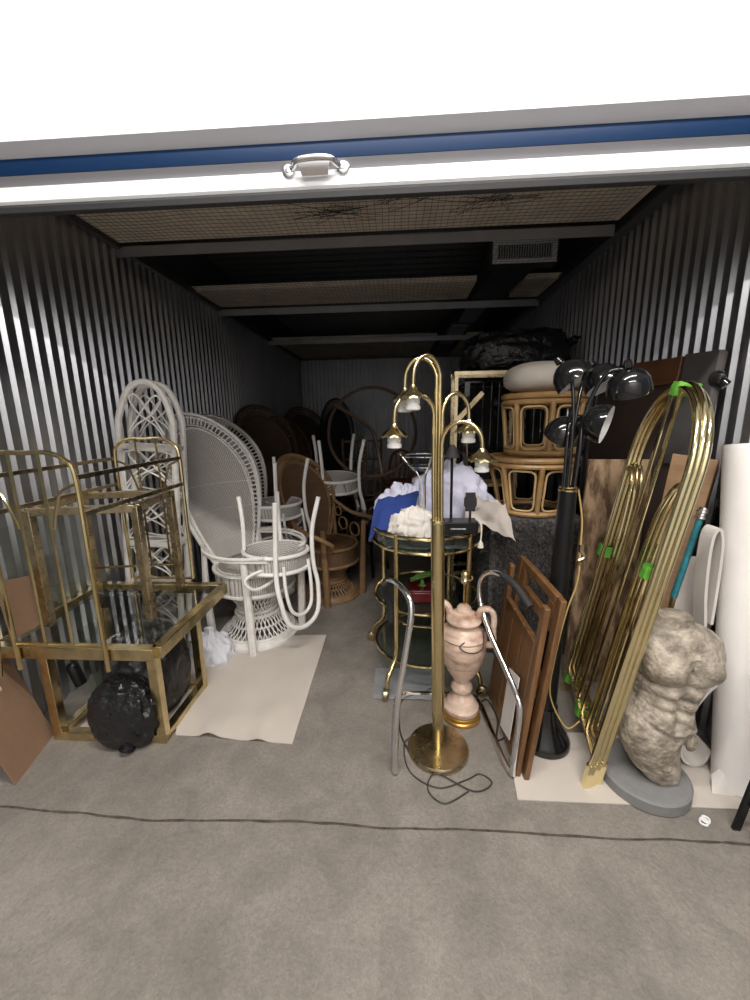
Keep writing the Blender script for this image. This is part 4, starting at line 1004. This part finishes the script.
# stone torso on a grey oval base
t = thing('torso_statue', 'headless rough stone male torso on a round grey base', 'statue', (.945, 1.405, 0))
b = B(); b.lathe([(0, 0), (.155, 0), (.160, .006), (.160, .046), (.153, .054), (0, .054)], (.985, 1.39, 0), 48); b.build('plinth', M['plinth'], t)
sec = [ # z, x0, x1, ry, yc
    (.050, .945, 1.045, .045, 1.375), (.075, .915, 1.050, .055, 1.378), (.13, .872, 1.048, .072, 1.385), (.19, .842, 1.040, .086, 1.395), (.24, .828, 1.038, .094, 1.40), (.29, .822, 1.052, .098, 1.405),
    (.335, .832, 1.070, .098, 1.41), (.385, .862, 1.072, .092, 1.415), (.43, .882, 1.085, .088, 1.418), (.47, .888, 1.104, .092, 1.42), (.53, .885, 1.125, .100, 1.42), (.60, .872, 1.145, .104, 1.42), (.655, .862, 1.160, .098, 1.42),
    (.70, .866, 1.158, .085, 1.425), (.735, .885, 1.125, .066, 1.43), (.755, .915, 1.070, .055, 1.43), (.775, .925, 1.052, .052, 1.43), (.80, .930, 1.046, .050, 1.43)]
def secat(z):
    for a, c in zip(sec, sec[1:]):
        if z <= c[0]:
            k = (z-a[0])/(c[0]-a[0]); k = k*k*(3-2*k)*.5+k*.5; return [lerp(p, q, k) for p, q in zip(a, c)]
    return sec[-1]
def bump(p, c, r, h): 
    d = (p-Vector(c)).length/r; return h*math.exp(-d*d*2)
def torso(u, v):
    z = lerp(.050, .80, v); _, x0, x1, ry, yc = secat(z); a = 2*pi*u
    ca, sa = cos(a), sin(a); e = lambda s, q: math.copysign(abs(s)**q, s)
    p = Vector(((x0+x1)/2+(x1-x0)/2*e(ca, .85), yc+ry*e(sa, .85), z)); d = Vector((ca, sa, 0))
    if sa < .2:
        f = 0
        f += bump(p, (.935, 1.33, .60), .075, .030)+bump(p, (1.075, 1.33, .60), .075, .030)     # chest
        f -= bump(Vector((p.x, 1.33, p.z)), (1.005, 1.33, .60), .028, .016)
        for zz in (.50, .445, .39):
            f += bump(p, (.955-.25*(.5-zz)*.5, 1.33, zz), .04, .018)+bump(p, (1.025-.2*(.5-zz)*.5, 1.33, zz), .04, .018)
        f -= .014*math.exp(-((p.z-.535+.25*(p.x-1.005)**2*4)/.012)**2)
        f -= .012*math.exp(-((p.x-1.005+.12*(.6-p.z))/.012)**2)*(1 if .33 < p.z < .66 else 0)
        f -= .010*math.exp(-((p.z-.475)/.008)**2)*math.exp(-((p.x-.99)/.06)**2)+.010*math.exp(-((p.z-.42)/.008)**2)*math.exp(-((p.x-.98)/.06)**2)
        f -= .012*math.exp(-((p.z-.30-.5*abs(p.x-.99))/.012)**2)*(1 if p.x > .87 else 0)
        f += bump(p, (.945, 1.31, .34), .05, .012)+bump(p, (1.04, 1.33, .33), .06, .022)
        f -= bump(p, (1.045, 1.30, .215), .03, .010)
        p = p+d*f
    q = p*26; p += d*(.002*noise.noise(q)+.003*noise.noise(q*2.6)+.002*noise.noise(p*9))
    return p
TX = Matrix.Translation((.04, -.02, .050)) @ Matrix.Diagonal((1, 1, .895, 1)) @ Matrix.Translation((0, 0, -.050))
b = B(); b.grid(torso, 96, 110); N_ = 97
top = [110*97+i for i in range(96)]; b.f.append(tuple(reversed(top))); b.f.append(tuple(range(96)))
b.xf(TX); b.build('torso', M['stone'], t, ang=70)
b = B(); b.ball(blob((1.048, 1.335, .275), .022, .024, .04, .25, 2, 4, 1), 24, 16); b.xf(TX); b.build('groin', M['stone'], t, ang=70)

# white tube, foam sheets
t = thing('plastic_tube', 'tall white plastic tube standing in the right front corner', 'tube', (1.33, 1.4, 0))
b = B(); b.tube([(1.337, 1.385, 0), (1.332, 1.585, 1.335)], .072, 36); b.build('tube_wall', M['plastic'], t)
b = B(); b.lathe([(.0725, 0), (.0725, .02), (.062, .02), (.062, 0)], (1.332, 1.5825, 1.318), 36, Matrix.Rotation(radians(-8.5), 3, 'X'), closed=True); b.build('rim', M['white_paint'], t)
def ribbon(name, label, xz, y0, y1, m, th=.011):
    c = crv([(x, 0, z) for x, z in xz], 6); n = len(c)-1; b = B(); vs = []; off = []
    for i, p in enumerate(c):
        tg = (c[min(i+1, n)]-c[max(i-1, 0)]).normalized(); nn = Vector((-tg.z, 0, tg.x))
        off.append((p+nn*th/2, p-nn*th/2))
    for (p, q) in off: vs += [Vector((p.x, y0, p.z)), Vector((q.x, y0, q.z)), Vector((q.x, y1, q.z)), Vector((p.x, y1, p.z))]
    fs = [(4*i+k, 4*i+4+k, 4*i+4+(k+1) % 4, 4*i+(k+1) % 4) for i in range(n) for k in range(4)]+[(0, 1, 2, 3), (4*n+3, 4*n+2, 4*n+1, 4*n)]
    b.add(vs, fs); return tag(b.build(name, m, ang=50), label, 'packing foam')
ribbon('folded_foam', 'white foam sheet folded over in a hanging loop beside the white tube', [(1.245, .63), (1.243, .80), (1.238, .95), (1.222, 1.02), (1.200, 1.0), (1.196, .90), (1.205, .75), (1.222, .62), (1.228, .50), (1.205, .385), (1.180, .31)], 1.50, 1.56, M['foam'])
ribbon('rolled_foam', 'white foam sheet curled in a low loop behind the stone torso', [(1.27, .40), (1.235, .36), (1.19, .27), (1.165, .17), (1.163, .10), (1.185, .04), (1.225, .016), (1.265, .03), (1.285, .09)], 1.45, 1.58, M['foam'])
t = thing('foam_block', 'pale grey foam slab standing behind the stone torso', 'packing foam', (1.24, 1.6, 0))
board4('slab', '', '', (1.10, 1.645, 0), (1.36, 1.645, 0), (1.375, 1.655, .86), (1.235, 1.655, .86), .006, M['foam'], t)
paper('foam_sheet', 'white foam sheet on the floor under the stone torso and brass arches', [(.455, 1.275), (1.33, 1.275), (1.36, 1.62), (.50, 1.62)], M['paper'], amp=.002, seed=8)
b = B(); b.slab(lambda u, v: Vector((1.215+.075*u+.03*v, 1.335+.05*v-.01*u, .008+.085*v*(1-abs(2*u-1)*.6))), 6, 6, (0, .003, .001))
tag(b.build('foam_scrap', M['foam']), 'small pointed white foam offcut at the foot of the tube', 'packing foam')
# small white tag on the concrete
b = B(); b.tube(crv([(1.085, 1.215, .006), (1.10, 1.232, .006), (1.115, 1.222, .006), (1.100, 1.205, .006)], 5, True), .004, 6, True); b.tube(crv([(1.10, 1.225, .006), (1.112, 1.24, .006), (1.126, 1.230, .006), (1.113, 1.214, .006)], 5, True), .004, 6, True)
tag(b.build('plastic_clip', M['enamel']), 'tiny white plastic clip on the concrete before the statue base', 'clip')
# black trestle
t = thing('metal_trestle', 'black metal stand with splayed flat legs at the right edge', 'stand', (1.2, 1.13, 0))
for y, dx in ((1.20, 0), (1.125, .01)):
    B().bar((1.195+dx, y, .002), (1.275+dx, y-.01, .62), .026, .010).build('leg', M['black_satin'], t)
    B().bar((1.385+dx, y, .002), (1.285+dx, y-.01, .62), .026, .010).build('leg', M['black_satin'], t)
B().bar((1.28, 1.23, .63), (1.28, 1.08, .63), .05, .03).build('top_bar', M['black_satin'], t)
B().bar((1.215, 1.195, .12), (1.365, 1.195, .12), .012, .012).build('crossbar', M['black_satin'], t)

# back right: black rack with bag, brass shelf tower
t = thing('black_rack', 'black lacquered open rack with chrome rods behind the rattan stools', 'shelf', (.95, 3.2, 0))
for x in (.50, .80, 1.10, 1.33):
    for y in (2.98, 3.38): B().bar((x, y, 0), (x, y, 1.72), .035).build('post', M['black_gloss'], t)
for z in (.3, .75, 1.2, 1.72): B().box((.915, 3.18, z), (.88, .44, .03)).build('shelf', M['black_gloss'], t)
for x in (.56, .62, .68, .735, .87, .93, .99, 1.04, 1.17, 1.23, 1.29):
    B().tube([(x, 2.985+.02*nz(x*9, 0, 0), 1.215), (x, 2.985, 1.705)], .0075, 8).build('rod', M['chrome'] if int(x*100) % 3 == 0 else M['black_gloss'], t)
B().box((.915, 3.37, .9), (.88, .01, 1.6)).build('back_panel', M['black_matte'], t)
def bagfn(d):
    e = lambda q, w: math.copysign(abs(q)**w, q)
    q = d*2.0+Vector((3, 1, 7)); n = abs(noise.noise(q*1.6)); n2 = abs(noise.noise(q*4)); n3 = noise.noise(q)
    k = 1+.10*n3-.13*n-.06*n2
    x = .40*e(d.x, .62)*k; pinch = 1+.22*max(0, abs(d.x)-.75)
    return Vector((.87+x, 3.15+.22*e(d.y, .7)*k, max(1.737, 1.905+.185*e(d.z, .7)*k*pinch)))
t = thing('bin_bag', 'bulging black plastic bag lying on top of the black rack', 'bag', (.92, 3.15, 1.737))
B().ball(bagfn, 88, 44).build('bag_body', M['bags'], t)
b = B(); b.tube(crv([(1.22, 3.12, 1.97), (1.275, 3.08, 2.00), (1.29, 3.03, 2.01)], 5), [.05]*3+[.03]*4+[.012]*4, 10); b.build('bag_corner', M['bags'], t)
t = thing('brass_etagere', 'square brass shelf frame with angled brace left of the black rack', 'shelf', (.6, 2.85, 0))
for x in (.385, .80):
    for y in (2.72, 2.90): B().bar((x, y, 0), (x, y, 1.745), .022).build('post', M['brass_dark'], t)
for z in (.35, 1.0, 1.745):
    b = B()
    for p, q in (((.37, 2.72), (.815, 2.72)), ((.37, 2.90), (.815, 2.90)), ((.385, 2.72), (.385, 2.90)), ((.80, 2.72), (.80, 2.90))): b.bar((*p, z), (*q, z), .020, .024)
    b.build('rail', M['brass_dark'], t)
B().bar((.395, 2.72, 1.44), (.56, 2.72, 1.62), .024, .03).build('brace', M['brass_dark'], t)
t = thing('wood_post', 'slim pale wood post standing by the brass shelf frame', 'post', (.29, 2.95, 0))
b = B(); b.bar((.30, 2.95, 0), (.29, 2.95, 1.70), .035); b.build('shaft', M['tanwood'], t); b = B(); b.bar((.29, 2.95, 1.70), (.29, 2.95, 1.715), .045); b.build('cap', M['midwood'], t)
t = thing('brass_rod', 'thin brass rod leaning behind the lavender sheets', 'rod', (.5, 2.66, 0))
b = B(); b.tube([(.53, 2.62, 0), (.45, 2.66, 1.40)], .006, 8); b.build('shaft', M['brass'], t); b = B(); b.lathe([(0, 0), (.012, .004), (.014, .014), (.008, .024), (0, .026)], (.45, 2.66, 1.398), 14); b.build('finial', M['brass'], t)
